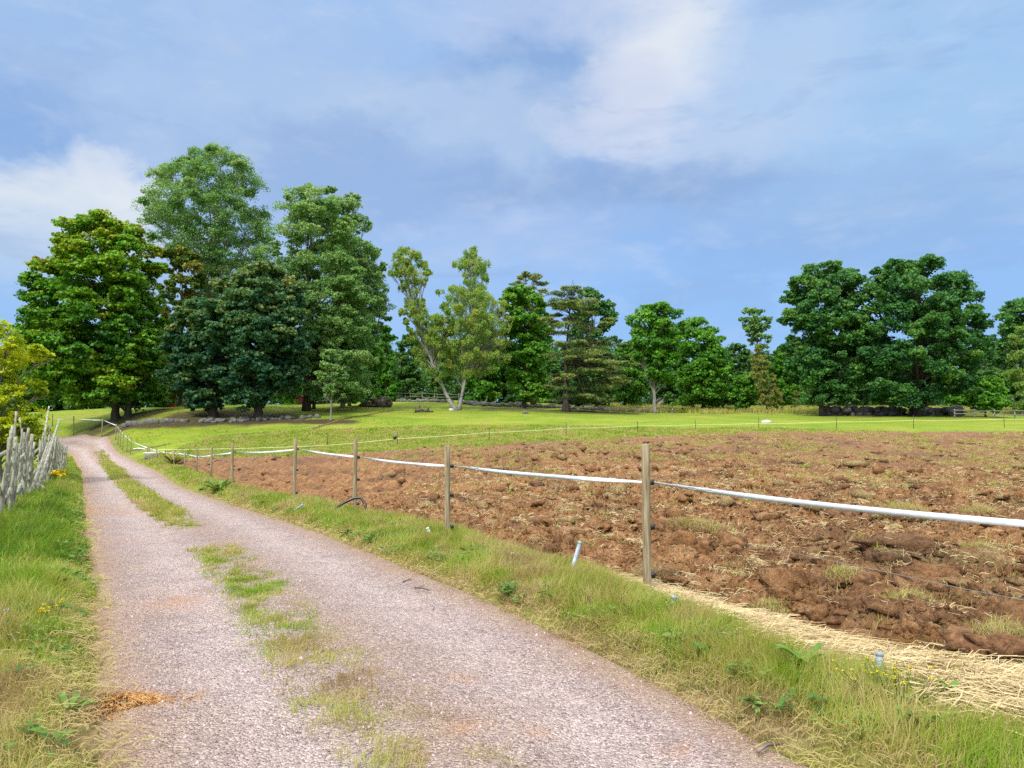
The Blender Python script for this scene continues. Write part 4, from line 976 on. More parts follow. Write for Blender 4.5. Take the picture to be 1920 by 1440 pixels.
tree('birch_tree', 'olive drooping birch beyond the rounded bush at the field corner', 1915, 779, 79,
     [(605, 1910, 1930), (640, 1892, 1950), (690, 1885, 1960), (740, 1888, 1955), (765, 1895, 1950)], M['birch_leaf'], M['bark_birch'], None, tr=.16, lobe=.33, nlobe=40, cpl=14, nl=26, ls=.2, droop=1.1, tint=(.36, .14), limbs=12)
tree('young_spruce', 'small bluish young spruce in the rough grass near the slender oak trunk', 1492, 766, 98,
     [(733, 1490, 1494), (748, 1486, 1500), (764, 1482, 1503)], M['pine_needle'], M['bark'], None, tr=.06, lobe=.4, nlobe=14, cpl=12, nl=22, ls=.22, aspect=.3, tint=(.5, .1), limbs=4)
tree('yellow_shrub', 'yellow green leafy tree crowding behind the stake fence', 5, 880, 27,
     [(598, -35, 10), (615, -70, 32), (640, -100, 62), (665, -115, 78), (690, -120, 60), (715, -120, 52), (740, -120, 78), (770, -120, 88), (800, -110, 90), (850, -90, 80)],
     M['yellow_leaf'], M['bark_grey'], None, trunks=[[(0, 0, -.2), (-.2, 0, 1.5), (-.4, 0, 4.4)], [(-.3, .2, -.2), (-.9, .2, 1.5), (-1.4, .1, 3.8)]], tr=[.08, .06], lobe=.27, nlobe=62, cpl=16, nl=30, ls=.12, aspect=.6, cflat=.5, up=.7, tint=(.45, .2), toptint=.15, limbs=26, depth=.7)
# wood edge behind
bgs = [(722, 768, 100, 610, 700, 745, 'dark leafy tree just left of the leaning birch trunk'), (765, 756, 112, 628, 735, 795, 'olive leafy tree framed inside the birch V gap at left'), (815, 756, 112, 640, 780, 850, 'shadowy tree seen behind the leaning birch trunk'),
       (905, 760, 98, 590, 868, 945, 'dense tree behind the upright birch'), (945, 764, 100, 640, 915, 985, 'dark undergrowth tree left of the bright green oak trunk'), (1085, 764, 104, 640, 1040, 1130, 'shaded tree behind the pine trunk'),
       (1185, 764, 100, 640, 1150, 1222, 'tree filling the gap between pine and pale trunked aspen'), (1255, 762, 104, 660, 1228, 1290, 'tree behind the pale trunked aspen and the lime'), (1385, 762, 118, 645, 1355, 1410, 'distant tree rising between lime and larch'),
       (1470, 762, 112, 650, 1440, 1505, 'dim tree between the larch and the slender oak'), (1575, 762, 108, 640, 1535, 1625, 'tree behind the two oaks where their crowns meet'), (1665, 762, 112, 650, 1625, 1705, 'tree behind the widest oak left of its trunk'),
       (1780, 764, 104, 650, 1745, 1815, 'tree behind the widest oak right of its trunk'), (1842, 766, 100, 640, 1815, 1880, 'light green tree above the rounded bush'), (1888, 766, 104, 600, 1862, 1915, 'tree between the widest oak and the frame edge oak'),
       (540, 766, 108, 560, 500, 580, 'tree hidden behind the blue green chestnut'), (610, 764, 106, 600, 575, 650, 'tree behind the slim young aspen'), (300, 768, 100, 620, 265, 340, 'tree behind the rusty topped maple'),
       (60, 772, 100, 590, 20, 95, 'dark tree behind the yellow green shrub'), (140, 768, 104, 640, 95, 190, 'tree beyond the broad maple at its left'), (675, 758, 118, 640, 640, 715, 'far tree above the log heap'), (1010, 760, 112, 600, 970, 1050, 'far dark tree between oak and pine')]
for k, (px, py, Y, top, xl, xr, lab) in enumerate(bgs):
    w = xr - xl; hgt = py - top; c_ = (xl + xr) / 2 + R.uniform(-4, 4)
    tree('forest_tree', lab, px, py, Y, [(top, c_ - w * .15, c_ + w * .15), (top + .12 * hgt, c_ - w * .36, c_ + w * .36), (top + .35 * hgt, xl, xr), (top + .7 * hgt, xl - 3, xr + 3), (py - 3, xl + 3, xr - 3)],
         M['bg_leaf'] if k % 3 else M['green_leaf'], M['bark'], 'trees of the wood edge', tr=.2, lobe=.32, nlobe=32, cpl=15, nl=26, ls=.36, tint=(.30 + .12 * (k % 4) / 3, .14), limbs=6, fill=.4)
# the wood that closes the view behind everything, one mass
VV = []; QQ = []; TT = []; o = 0
for k in range(150):
    a = math.radians(-46 + 92 * (k + R.uniform(-.3, .3)) / 150); d = R.uniform(120, 150)
    x, y = d * math.sin(a), d * math.cos(a) * 1.0
    if y < 100: y = 100 + R.uniform(0, 20)
    hgt = R.uniform(7.5, 11.0); w = R.uniform(2.6, 4.2)
    zb = z1(x, y)
    m = 70
    u = R.normal(size=(m, 3)); u /= np.linalg.norm(u, axis=1)[:, None]
    zf = R.uniform(.03, .97, m); wr = w * np.sqrt(np.clip(1 - (2 * zf - .9) ** 2 * .75, .1, 1))
    C = np.stack([x + wr * u[:, 0], y + wr * u[:, 1], zb + zf * hgt], 1)
    v, q, t_ = leaf_cloud(C, R.uniform(.7, 1.4, m), .8, 24, .5, np.full(m, R.uniform(.15, .5)), .8, .5)
    VV.append(v); QQ.append(q + o); TT.append(t_); o += len(v)
tag(build('far_wood', np.concatenate(VV), [np.concatenate(QQ)], M['bg_leaf'], attrs={'tint': np.concatenate(TT)}), 'dark leafy wood closing the view far behind the pasture', 'wood', kind='stuff')

# ------------------------------------------------------------------ stone walls, rocks
def wall(name, label, pts, n, size, rows=1, spread=.4, blocky=False):
    mb = MB(); p = resample(pts, n)
    for k in range(n):
        for r_ in range(rows):
            x, y = p[k] + R.normal(0, spread * .5, 2) * (1 if not blocky else .15)
            s = size * R.uniform(.6, 1.35)
            z = float(ground_z(np.array([x]), np.array([y]))[0]) + s * .25 + r_ * size * .8
            if blocky: mb.box((x, y, z - s * .05), (s * R.uniform(1.9, 2.7), s * 1.3, s * R.uniform(.85, 1.2)), rz=math.atan2(p[-1][1] - p[0][1], p[-1][0] - p[0][0]) + R.normal(0, .1), bev=s * .14); continue
            mb.stone((x, y, z), (s * (1.5 if blocky else 1), s * R.uniform(.7, 1), s * R.uniform(.55, .85)), sub=2)
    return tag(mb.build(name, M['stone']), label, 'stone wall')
wall('stone_wall', 'low row of square granite blocks before the maple trunks', [xy_at(240, 795, 67), xy_at(290, 796, 66.5), xy_at(345, 794, 66.5)], 9, .42, 1, .2, True)
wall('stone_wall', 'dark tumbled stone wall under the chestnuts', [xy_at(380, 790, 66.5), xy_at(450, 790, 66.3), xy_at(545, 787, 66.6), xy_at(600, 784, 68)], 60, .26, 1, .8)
wall('stone_wall', 'broken stone row behind the birch and green oak trunks', [xy_at(868, 760, 92), xy_at(930, 764, 88), xy_at(990, 767, 86), xy_at(1060, 767, 86)], 70, .42, 1, 1.2)
wall('stone_wall', 'pale rubble row right of the pine trunk', [xy_at(1075, 768, 84), xy_at(1150, 771, 84), xy_at(1240, 773, 84)], 60, .32, 1, 1.2)
wall('stone_wall', 'mossy dark boulder wall under the two big oaks', [xy_at(1555, 779, 79), xy_at(1620, 778, 79), xy_at(1700, 779, 78), xy_at(1800, 779, 78)], 60, .5, 2, .9)
wall('stone_wall', 'pale field stones lined up below the far rail fence', [xy_at(745, 755, 100), xy_at(790, 753, 100), xy_at(840, 754, 98)], 34, .36, 1, .8)
def rock(name, label, px, py, Y, size, mat, cat='rock', dz=.3):
    x, y = xy_at(px, py, Y); z = float(ground_z(np.array([x]), np.array([y]))[0])
    mb = MB(); mb.stone((0, 0, size[2] * dz), size, rough=.15, sub=3)
    o_ = mb.build(name, mat); o_.location = (float(x), float(y), z); return tag(o_, label, cat)
rock('boulder', 'pale flat boulder lying on the mown grass beyond the field', 1437, 794, 66, (.5, .35, .22), M['boulder'])
rock('boulder', 'grey mossy boulder at the right of the thick oak trunk', 1790, 778, 76, (.9, .6, .6), M['stone'])
rock('boulder', 'small rounded stone alone on the lawn left of the pine', 985, 775, 74, (.32, .25, .2), M['stone'])
rock('boulder', 'little pale stone at the foot of the birch pair', 846, 770, 79, (.3, .22, .2), M['boulder'])
for px, py, lab in [(420, 868, 'pale stone by the grass patch at the narrow end of the field'), (475, 858, 'flat pale stone at the far edge of the field near the rope fence'), (517, 862, 'small white stone right of the field edge grass patch')]:
    x, y = xy_at(px, py, 40); mb = MB(); mb.stone((0, 0, .03), (.17, .13, .08), sub=2); o_ = mb.build('field_stone', M['stone']); o_.location = (float(x), float(y), float(field_z(np.array([x]), np.array([y]))[0])); tag(o_, lab, 'rock')

# rail fences far off
def rail_fence(label, pts, n, hgt=1.0, rails=2, wob=.05):
    p = resample(pts, n); z = ground_z(p[:, 0], p[:, 1])
    t = thing('rail_fence', (p[0, 0], p[0, 1], z[0]), label, 'fence'); off = np.array([p[0, 0], p[0, 1], z[0]])
    for k in range(n):
        mb = MB(); mb.tube([(p[k, 0], p[k, 1], z[k] - .2), (p[k, 0] + R.normal(0, .04), p[k, 1], z[k] + hgt * R.uniform(.95, 1.2))], [.07, .06], 6); mb.build('post', M['rail'], t, off=off)
    for r_ in range(rails):
        for k in range(n - 1):
            h0 = hgt * (.9 - .42 * r_) + R.normal(0, wob); h1 = hgt * (.9 - .42 * r_) + R.normal(0, wob)
            mb = MB(); mb.tube([(p[k, 0] - .1, p[k, 1] - .09, z[k] + h0), ((p[k, 0] + p[k + 1, 0]) / 2, (p[k, 1] + p[k + 1, 1]) / 2 - .09, (z[k] + z[k + 1]) / 2 + (h0 + h1) / 2 - .03), (p[k + 1, 0] + .1, p[k + 1, 1] - .09, z[k + 1] + h1)], [.04, .038, .035], 6); mb.build('rail', M['rail'], t, off=off)
    return t
rail_fence('grey wooden rail fence running behind the log heap and the birches', [xy_at(590, 757, 98), xy_at(680, 754, 102), xy_at(760, 753, 103), xy_at(860, 753, 103)], 13)
rail_fence('low collapsed pale rails right of the pine trunk', [xy_at(1095, 771, 83), xy_at(1160, 772, 83), xy_at(1260, 775, 83)], 6, .55, 1, .12)
rail_fence('grey rail fence before the rounded bush at the field corner', [xy_at(1790, 783, 72), xy_at(1850, 783, 72), xy_at(1940, 784, 72)], 5, .8, 2)

# log heap and fallen log
x, y = xy_at(703, 767, 82); z = float(ground_z(np.array([x]), np.array([y]))[0])
t = thing('log_heap', (x, y, z), 'heap of dark stumps, logs and roots on the lawn left of the birches', 'log heap')
mb = MB(); mb.stone((.5, 0, .45), (1.05, .8, .75), sub=2, rough=.5); mb.stone((-.6, .1, .25), (.9, .5, .4), sub=2, rough=.5); mb.stone((1.3, .1, .25), (.6, .5, .4), sub=2, rough=.5); mb.build('stump', M['log'], t)
for k in range(9):
    a = R.uniform(-.5, .5); L = R.uniform(1.0, 2.3); c = np.array([R.uniform(-1.4, 1.2), R.uniform(-.8, .3), R.uniform(.12, .8)])
    d = np.array([math.cos(a), R.uniform(-.3, .3), R.uniform(-.25, .25)]) * L / 2
    mb = MB(); mb.tube([c - d, c + R.normal(0, .04, 3), c + d], R.uniform(.07, .16) * np.array([1, .95, .8]), 7, jit=.1); mb.build('log', M['log'], t)
x, y = xy_at(793, 773, 75); z = float(ground_z(np.array([x]), np.array([y]))[0])
t = thing('fallen_log', (x, y, z), 'dead log with upturned roots lying alone on the lawn', 'log')
mb = MB(); mb.tube([(-.8, 0, .2), (-.2, 0, .24), (.4, .1, .16), (1.0, .1, .08)], [.2, .16, .13, .08], 8, jit=.12); mb.build('stem', M['log'], t)
for e in [(-.35, 0, 1.0), (-.75, .1, .55), (.55, 0, .7)]:
    mb = MB(); mb.tube([(e[0] * .8, 0, .2), (e[0], e[1], e[2] * .6), (e[0] + .06, e[1], e[2])], [.1, .07, .03], 6, jit=.1); mb.build('root', M['log'], t)
# dead branchy snag beside the upright birch
# red shed glimpsed under the trees
def shed(label, px, py, Y, w, d, h, wallm):
    x, y = xy_at(px, py, Y); z = float(ground_z(np.array([x]), np.array([y]))[0])
    t = thing('shed', (x, y, z), label, 'shed')
    mb = MB(); mb.box((0, 0, h / 2), (w, d, h), bev=.02); g0 = np.array([[-w / 2, -d / 2, h], [w / 2, -d / 2, h], [0, -d / 2, h + w * .32], [-w / 2, d / 2, h], [w / 2, d / 2, h], [0, d / 2, h + w * .32]]); mb.add(g0, None, [(0, 1, 2), (4, 3, 5)]); mb.build('wall', wallm, t)
    for s in (-1, 1):
        mb = MB(); e = w / 2 + .2; r_ = np.array([[0, -d / 2 - .2, h + w * .32 + .06], [0, d / 2 + .2, h + w * .32 + .06], [s * e, d / 2 + .2, h - .10], [s * e, -d / 2 - .2, h - .10]]); r2 = r_ + np.array([0, 0, .07])
        mb.add(np.concatenate([r_, r2]), [(0, 1, 2, 3), (4, 5, 6, 7), (0, 1, 5, 4), (1, 2, 6, 5), (2, 3, 7, 6), (3, 0, 4, 7)]); mb.build('roof', M['roof'], t)
    mb = MB(); mb.box((0, -d / 2 - .03, h * .42), (w * .3, .05, h * .8), bev=.01); mb.build('door', M['roof'], t)
    return t
shed('red boarded shed glimpsed under the chestnut branches', 566, 763, 100, .9, 1.5, 1.0, M['red'])
shed('small dark roofed shed behind the pale trunked aspen', 1240, 757, 112, 1.6, 2, .9, M['rail'])
shed('red barn corner glimpsed right of the maple trunks', 318, 766, 104, 2.6, 3, 1.1, M['red'])

# ------------------------------------------------------------------ stake fence at left
fl = resample([flat(-110, 1078)] + fence_l, 400)
t = thing('stake_fence', (fl[0, 0], fl[0, 1], z1(*fl[0])), 'lichen grey paling fence of rough upright stakes along the left verge', 'fence')
off = np.array([fl[0, 0], fl[0, 1], z1(*fl[0])])
ar = np.linspace(0, 1, 98) ** 1.05
seg = np.concatenate([[0], np.cumsum(np.linalg.norm(np.diff(fl, axis=0), axis=1))]); 
dirf = (fl[-1] - fl[0]) / np.linalg.norm(fl[-1] - fl[0]); nrm = np.array([dirf[1], -dirf[0]])
for k, s in enumerate(ar):
    dd_ = s * seg[-1]; x = np.interp(dd_, seg, fl[:, 0]); y = np.interp(dd_, seg, fl[:, 1])
    side = R.choice([-1, 1]) * R.uniform(.03, .09); x += nrm[0] * side; y += nrm[1] * side
    z = float(ground_z(np.array([x]), np.array([y]))[0])
    L = R.uniform(1.40, 1.78) + (R.uniform(.2, .55) if R.uniform() < .14 else 0)
    lean = R.normal(0, .05, 2); r0 = R.uniform(.026, .052)
    n = 9; f = np.linspace(0, 1, n)[:, None]
    pts = np.array([x, y, z - .15]) + f * np.array([lean[0] * L, lean[1] * L, L + .15]) + np.c_[np.cumsum(R.normal(0, .010, (n, 2)), 0), np.zeros(n)]
    mb = MB(); mb.tube(pts, r0 * (1.05 - .4 * f[:, 0]) * R.uniform(.88, 1.12, n), 7, jit=.10)
    if R.uniform() < .6:
        q = pts[R.integers(3, 8)]; mb.tube([q, q + np.array([R.normal(0, .05), R.normal(0, .05), R.uniform(.03, .1)])], [r0 * .5, r0 * .25], 5)
    mb.build('stake', M['pole'], t, off=off)
for hh_ in (.45, 1.05):
    for k in range(14):
        a_ = k / 14 * seg[-1]; b_ = min((k + 1.25) / 14, 1) * seg[-1]
        p0 = np.array([np.interp(a_, seg, fl[:, 0]), np.interp(a_, seg, fl[:, 1])]); p1 = np.array([np.interp(b_, seg, fl[:, 0]), np.interp(b_, seg, fl[:, 1])])
        z0_, z1_ = z1(*p0), z1(*p1)
        mb = MB(); mb.tube([(*p0, z0_ + hh_ + R.normal(0, .05)), (*((p0 + p1) / 2), (z0_ + z1_) / 2 + hh_ + .15), (*p1, z1_ + hh_ + .3)], [.045, .04, .035], 6, jit=.1); mb.build('rail', M['pole'], t, off=off)
for (pa, ya, pb, yb, d_, r_) in [((62, 925), 23, (92, 762), 24.5, 0, .045), ((62, 938), 20.5, (111, 788), 24, 0, .05), ((93, 938), 20.2, (72, 905), 22.6, 0, .05), ((48, 942), 19, (90, 830), 21.5, 0, .04), ((55, 935), 19.6, (98, 820), 22.5, 0, .035)]:
    A0 = at(pa[0], pa[1], ya); B0 = at(pb[0], pb[1], yb)
    mb = MB(); mb.tube([A0, (A0 + B0) / 2 + R.normal(0, .03, 3), B0], [r_, r_ * .9, r_ * .55], 7, jit=.1); mb.build('brace_pole', M['pole'], t, off=off)
# white notice on the last stake
c = at(108, 845, 39.0)
t2 = thing('notice_plate', c, 'small white plate hung on the far end of the stake fence', 'sign')
mb = MB(); mb.box((0, 0, 0), (.16, .02, .26), bev=.006); mb.build('plate', M['whitep'], t2)
mb = MB(); mb.tube([(-.02, .02, .3), (0, .03, -.9)], [.025, .03], 6); mb.build('stick', M['pole'], t2)
# loose pole in the grass by the fence
A0 = at(106, 886, 33); B0 = at(117, 877, 34); A0[2] = z1(A0[0], A0[1]) + .06; B0[2] = z1(B0[0], B0[1]) + .12
mb = MB(); mb.tube([A0, B0], [.06, .05], 7, jit=.1); tag(mb.build('loose_pole', M['pole']), 'short pale pole lying in the grass by the stake fence end', 'pole')

# ------------------------------------------------------------------ electric fence along the road
EP = [(1210, 835, 7.56, 905, .042, 'thick weathered fence post nearest the camera, with three black insulators'),
      (840, 836, 11.3, 874, .042, 'weathered fence post with a bent white pipe at its foot'),
      (667, 825, 15.8, 857, .042, 'weathered fence post with the black hose looped past its foot'),
      (553, 825, 19.2, 842, .044, 'tall fence post where the white tape kinks, cut pipe at its foot'),
      (437, 832, 26, 847.5, .045, 'grey fence post at the far end of the grass bank, before the field corner'),
      (397, 838, 30, 853, .042, 'thin fence post left of the one at the bank end'),
      (370, 842, 33.5, 857, .042, 'fence post where the white tape sags lowest'),
      (347, 848, 37, 852, .042, 'fence post beside brown weeds at the field tip'),
      (327, 845, 40.5, 850, .04, 'slim fence post above the brown weeds'),
      (310, 845, 43.5, 849, .04, 'slim fence post between brown weeds and water tub'),
      (294, 842, 46, 846, .04, 'fence post just right of the white water tub'),
      (281, 837, 47.5, 842.5, .045, 'dark fence post rising before the white water tub'),
      (276.5, 838, 48.5, 840.5, .04, 'second dark fence post behind the white water tub'),
      (246, 820, 54, 828, .035, 'short pale post where the tape starts to climb'),
      (239, 816, 56, 822, .035, 'pale post below the lowest bend of the climbing tape'),
      (231, 813, 58, 815.5, .035, 'pale leaning post in tall grass beside the climbing tape'),
      (226, 806, 60, 810, .035, 'thin pale post right behind the cluster on the slope'),
      (222, 803, 61, 805, .035, 'thin pale post inside the cluster on the slope'),
      (218, 795, 62.5, 798, .04, 'topmost post of the pale cluster at the road bend'),
      (192, 785, 66, 787.5, .045, 'post standing before the twin maple trunks'),
      (139, 780, 72, 785.5, .045, 'post under the maple left of its trunks'),
      (99, 776, 76, 786, .05, 'farthest post beside the yellow green shrub')]
tape_pts = []
gpost = 'wooden posts of the electric fence beside the road'
nx = np.array([3.62, 3.75])
for k, (px, top, Y, ty, r_, lab) in enumerate([(None, 0, 3.75, 0, .042, 'post of the tape fence just beyond the view')] + EP):
    if px is None: x, y = nx; zt_ = 1.28; tz = 1.02
    else:
        A0 = at(px, top, Y); x, y = A0[0], A0[1]; zt_ = A0[2]; tz = at(px, ty, Y)[2]
    z = float(ground_z(np.array([x]), np.array([y]))[0])
    t = thing('fence_post', (x, y, z), lab, 'post', gpost)
    mb = MB(); n = 7 if Y < 30 else 3; f = np.linspace(0, 1, n)
    H_ = max(zt_ - z, .6); ln = R.normal(0, .011, 2)
    pts = np.stack([ln[0] * f * H_, ln[1] * f * H_, -.25 + f * (H_ + .25)], 1)
    pts = np.concatenate([pts, pts[-1:] + [[0, 0, .012]]]); rd = np.r_[np.full(n, r_) * R.uniform(.97, 1.03, n), r_ * .78]
    mb.tube(pts, rd, 12 if Y < 30 else 7, jit=.02); mb.build('post', M['post'], t, smooth_=False)
    nd = np.array([.857, .514])
    if Y < 28:
        for hz in ((tz - z), (tz - z) * .60, (tz - z) * .17):
            if px is None: pass
            mb = MB(); o2 = nd * (r_ + .028); c = np.array([o2[0], o2[1], hz])
            mb.tube([(nd[0] * r_ * .8, nd[1] * r_ * .8, hz), (nd[0] * (r_ + .022), nd[1] * (r_ + .022), hz)], [.011, .011], 8)
            mb.tube([c - [0, 0, .026], c - [0, 0, .012], c + [0, 0, .012], c + [0, 0, .026]], [.024, .030, .030, .024], 10)
            mb.build('insulator', M['black'], t, smooth_=True)
    tape_pts.append(np.array([x + nd[0] * (r_ + .05) * (1 if Y < 50 else .5), y + nd[1] * (r_ + .05) * (1 if Y < 50 else .5), tz]))
def ribbon(mb, P, hw_, th=.0012, roll=None):
    P = np.asarray(P); d = np.gradient(P, axis=0); d /= np.linalg.norm(d, axis=1)[:, None]
    s = np.cross(d, [0, 0, 1.0]); s /= np.linalg.norm(s, axis=1)[:, None]; u = np.cross(s, d)
    hw_ = np.broadcast_to(hw_, (len(P),))[:, None]
    if roll is not None: u = u * np.cos(roll)[:, None] + s * np.sin(roll)[:, None]; s = np.cross(d, u)
    V = np.concatenate([P - u * hw_ + s * th, P + u * hw_ + s * th, P + u * hw_ - s * th, P - u * hw_ - s * th]); n = len(P); k = np.arange(n - 1); q = []
    for a, b in ((0, 1), (1, 2), (2, 3), (3, 0)): q.append(np.stack([a * n + k, a * n + k + 1, b * n + k + 1, b * n + k], 1))
    mb.add(V, np.concatenate(q))
mb = MB()
for k in range(len(tape_pts) - 1):
    a, b = tape_pts[k], tape_pts[k + 1]; n = 22; f = np.linspace(0, 1, n)[:, None]
    L = np.linalg.norm(b - a); sag = .006 * L if k < 5 else .004 * L
    if k == 0: sag = .05
    P = a + (b - a) * f; P[:, 2] -= (4 * sag * f * (1 - f))[:, 0]
    w = .0225 * (1 - .3 * np.exp(-(f[:, 0] / .08) ** 2) - .3 * np.exp(-((1 - f[:, 0]) / .08) ** 2)); rl = 1.05 * np.exp(-(f[:, 0] / .22) ** 2) - 1.0 * np.exp(-((1 - f[:, 0]) / .2) ** 2) + .15 * np.sin(f[:, 0] * 9 + k)
    w = w * (1 + .5 * sstep(20, 40, a[1]))
    ribbon(mb, P, w, roll=rl)
tp = mb.build('fence_tape', M['tape']); na_ = len(tp.data.vertices); av = np.zeros(na_, np.float32); blk = 88; ii = np.arange(na_) % blk // 22; av[(ii == 1) | (ii == 2)] = 1.0
at2 = tp.data.attributes.new('across', 'FLOAT', 'POINT'); at2.data.foreach_set('value', av)
tag(tp, 'broad white electric fence tape strung from post to post', 'fence tape')
# low wire of the same fence
mb = MB()
wa = at(1395, 1018, 9.2); wb = at(1640, 1068, 6.6); wc = at(2050, 1150, 4.6)
mb.tube([np.array([tape_pts[1][0], tape_pts[1][1], .2]) * 0 + at(1395, 1018, 9.2), (wa + wb) / 2, wb, (wb + wc) / 2 - [0, 0, .01], wc], .0024, 5, cap=False)
tag(mb.build('fence_wire', M['wire']), 'thin grey wire slung low over the soil below the tape', 'wire')

# rope fence behind the field
RP = [(614, 826, 46, 835, 'thin dark rod at the left end of the rope fence'), (745, 815, 46.5, 822.5, 'thin rod carrying a small black box'), (917, 804, 49, 811, 'thin rod below the V of birches'),
      (1061, 792, 53, 803, 'thin rod straight below the pine trunk'), (1195, 789, 55.5, 798.5, 'thin rod right of a small weed below the pine'), (1304, 787, 57, 796.5, 'thin rod below the lime'),
      (1422, 785, 58.5, 794, 'thin rod left of the pale boulder'), (1568, 782, 59, 791, 'thin rod below the slender trunked oak'), (1712, 779, 59, 788, 'thin rod below the thick trunked oak'), (1882, 777, 59, 786, 'thin rod near the rounded bush at the field corner')]
rp = [at(294, 843, 46.3)]
for k, (px, top, Y, ry_, lab) in enumerate(RP):
    A0 = at(px, top, Y); z = float(ground_z(np.array([A0[0]]), np.array([A0[1]]))[0]); hh_ = max(A0[2] - z, .8)
    t = thing('fence_rod', (A0[0], A0[1], z), lab, 'fence rod', 'rods of the rope fence behind the field')
    mb = MB(); mb.tube([(0, 0, -.2), (R.normal(0, .015), 0, hh_)], [.022, .02], 6); mb.build('rod', M['rod'], t)
    mb = MB(); zz_ = at(px, ry_, Y)[2] - z; mb.tube([(0, -.02, zz_ - .03), (0, -.05, zz_ + .03)], [.025, .02], 6); mb.build('clip', M['black'], t)
    if k == 1:
        mb = MB(); mb.box((-.14, -.05, .45), (.2, .08, .22), bev=.015); mb.tube([(-.05, -.03, .45), (0, 0, .45)], [.015, .015], 5); mb.build('energizer_box', M['black'], t)
    p = at(px, ry_, Y); p[1] -= .05; rp.append(p)
rp.append(at(2080, 784, 59))
mb = MB()
for a, b in zip(rp[:-1], rp[1:]):
    f = np.linspace(0, 1, 10)[:, None]; P = a + (b - a) * f; P[:, 2] -= .006 * np.linalg.norm(b - a) * (4 * f * (1 - f))[:, 0]
    mb.tube(P, .013, 4, cap=False)
tag(mb.build('fence_rope', M['rope']), 'pale yellowish rope strung on thin rods behind the ploughed field', 'rope')

# ------------------------------------------------------------------ small things
# white water tub
x, y = xy_at(283, 866, 47.0); z = float(ground_z(np.array([x]), np.array([y]))[0])
t = thing('water_tub', (x, y, z), 'white oval livestock water tub behind two dark posts', 'water tub')
mb = MB(); th = np.linspace(0, 2 * np.pi, 25)[:-1]
rings = [(.36, .20, .06), (.42, .25, .36), (.45, .28, .38), (.45, .28, .42), (.41, .24, .42), (.38, .22, .20)]
V = []; 
for (rx_, ry_, z_) in rings: V.append(np.stack([rx_ * np.sign(np.cos(th)) * np.abs(np.cos(th)) ** .7, ry_ * np.sign(np.sin(th)) * np.abs(np.sin(th)) ** .7, np.full(24, z_)], 1))
V = np.concatenate(V); q = [(r_ * 24 + m, r_ * 24 + (m + 1) % 24, r_ * 24 + 24 + (m + 1) % 24, r_ * 24 + 24 + m) for r_ in range(5) for m in range(24)]
n0 = len(V); V = np.concatenate([V, [[0, 0, .06], [0, 0, .20]]]); tt = [(n0, (m + 1) % 24, m) for m in range(24)] + [(n0 + 1, 120 + m, 120 + (m + 1) % 24) for m in range(24)]
mb.add(V, q, tt); mb.build('basin', M['whitep'], t, smooth_=False)
mb = MB(); mb.box((-.25, 0, .04), (.1, .4, .1), bev=.01); mb.box((.25, 0, .04), (.1, .4, .1), bev=.01); mb.build('foot', M['black'], t)
# white rolled sheet by the climbing tape
x, y = xy_at(262, 833, 55.5); z = float(ground_z(np.array([x]), np.array([y]))[0])
mb = MB(); mb.tube([(-.45, 0, .14), (-.1, .03, .18), (.3, 0, .13), (.5, .05, .1)], [.035, .045, .04, .025], 8, jit=.15); o_ = mb.build('rolled_sheet', M['whitep']); o_.location = (float(x), float(y), z); tag(o_, 'white rolled sheet lying in grass beside the climbing tape', 'rolled sheet')
# leaning grey pipe
def pipe(name, label, pts, r_, mat, rings=0, cat='pipe'):
    pts = np.array(pts); base = pts[0].copy()
    t = thing(name, base, label, cat); mb = MB(); mb.tube(pts - base, r_, 12); o_ = mb.build('tube', mat, t, smooth_=False)
    d = pts[-1] - pts[-2]; d /= np.linalg.norm(d); e = pts[-1] - base
    mb = MB(); mb.tube([e - d * .02, e + d * .006], [r_ * 1.12, r_ * 1.12], 12); mb.build('cap', mat, t)
    return t
pipe('leaning_pipe', 'short grey plastic pipe leaning out of the bank left of the nearest post', [at(1067, 1092, 8.25), at(1073, 1065, 8.3), at(1088, 1017, 8.4)], .022, M['pipe'])
pipe('pipe_stub', 'stubby grey pipe end sticking up at the straw edge', [at(1649, 1275, 4.72), at(1649, 1224, 4.75)], .021, M['pipe'])
pipe('pipe_stub', 'thin greenish pipe end poking up just right of the nearest post', [at(1256, 1180, 6.45), at(1261, 1148, 6.45), at(1264, 1118, 6.45)], .022, M['pipe'])
pipe('bent_pipe', 'thin white bent pipe in the grass left of the second post', [at(813, 1010, 11.2), at(806, 1001, 11.1), at(801, 990, 11.1)], .02, M['whitep'])
pipe('cut_pipe', 'pale greenish pipe lying slanted at the foot of the tall post', [at(536, 968, 15.4), at(552, 957, 15.6), at(567, 947, 15.8)], .022, M['pipe'])
pipe('black_hose', 'black water hose looping out of the grass past a post foot', [at(612, 964, 15.4), at(630, 952, 15.5), at(648, 941, 15.6), at(664, 934, 15.6), at(677, 934, 15.6), at(684, 944, 15.5), at(688, 960, 15.4)], .028, M['black'], cat='hose')
# manure patch on the road
c = flat(238, 1332); n = 2200
a = R.uniform(0, 6.28, n); r_ = np.abs(R.normal(0, .55, n)) * (1 + .5 * np.sin(a * 3 + 1))
xs = c[0] + r_ * np.cos(a) * .19; ys = c[1] + r_ * np.sin(a) * .17
strands('straw_droppings', xs, ys, zt(xs, ys) + .035 + -.006 + .014 * np.clip(1 - r_ ** 2, 0, 1) * (.6 + .8 * np.abs(gnoise(xs * 14, ys * 14, 99))), R.uniform(.02, .08, n), R.uniform(.003, .005, n), R.uniform(0, .55, n), 'rusty straw droppings flattened on the left wheel rut', .5)
bpy.data.objects['straw_droppings'].data.materials[0] = M['manure']
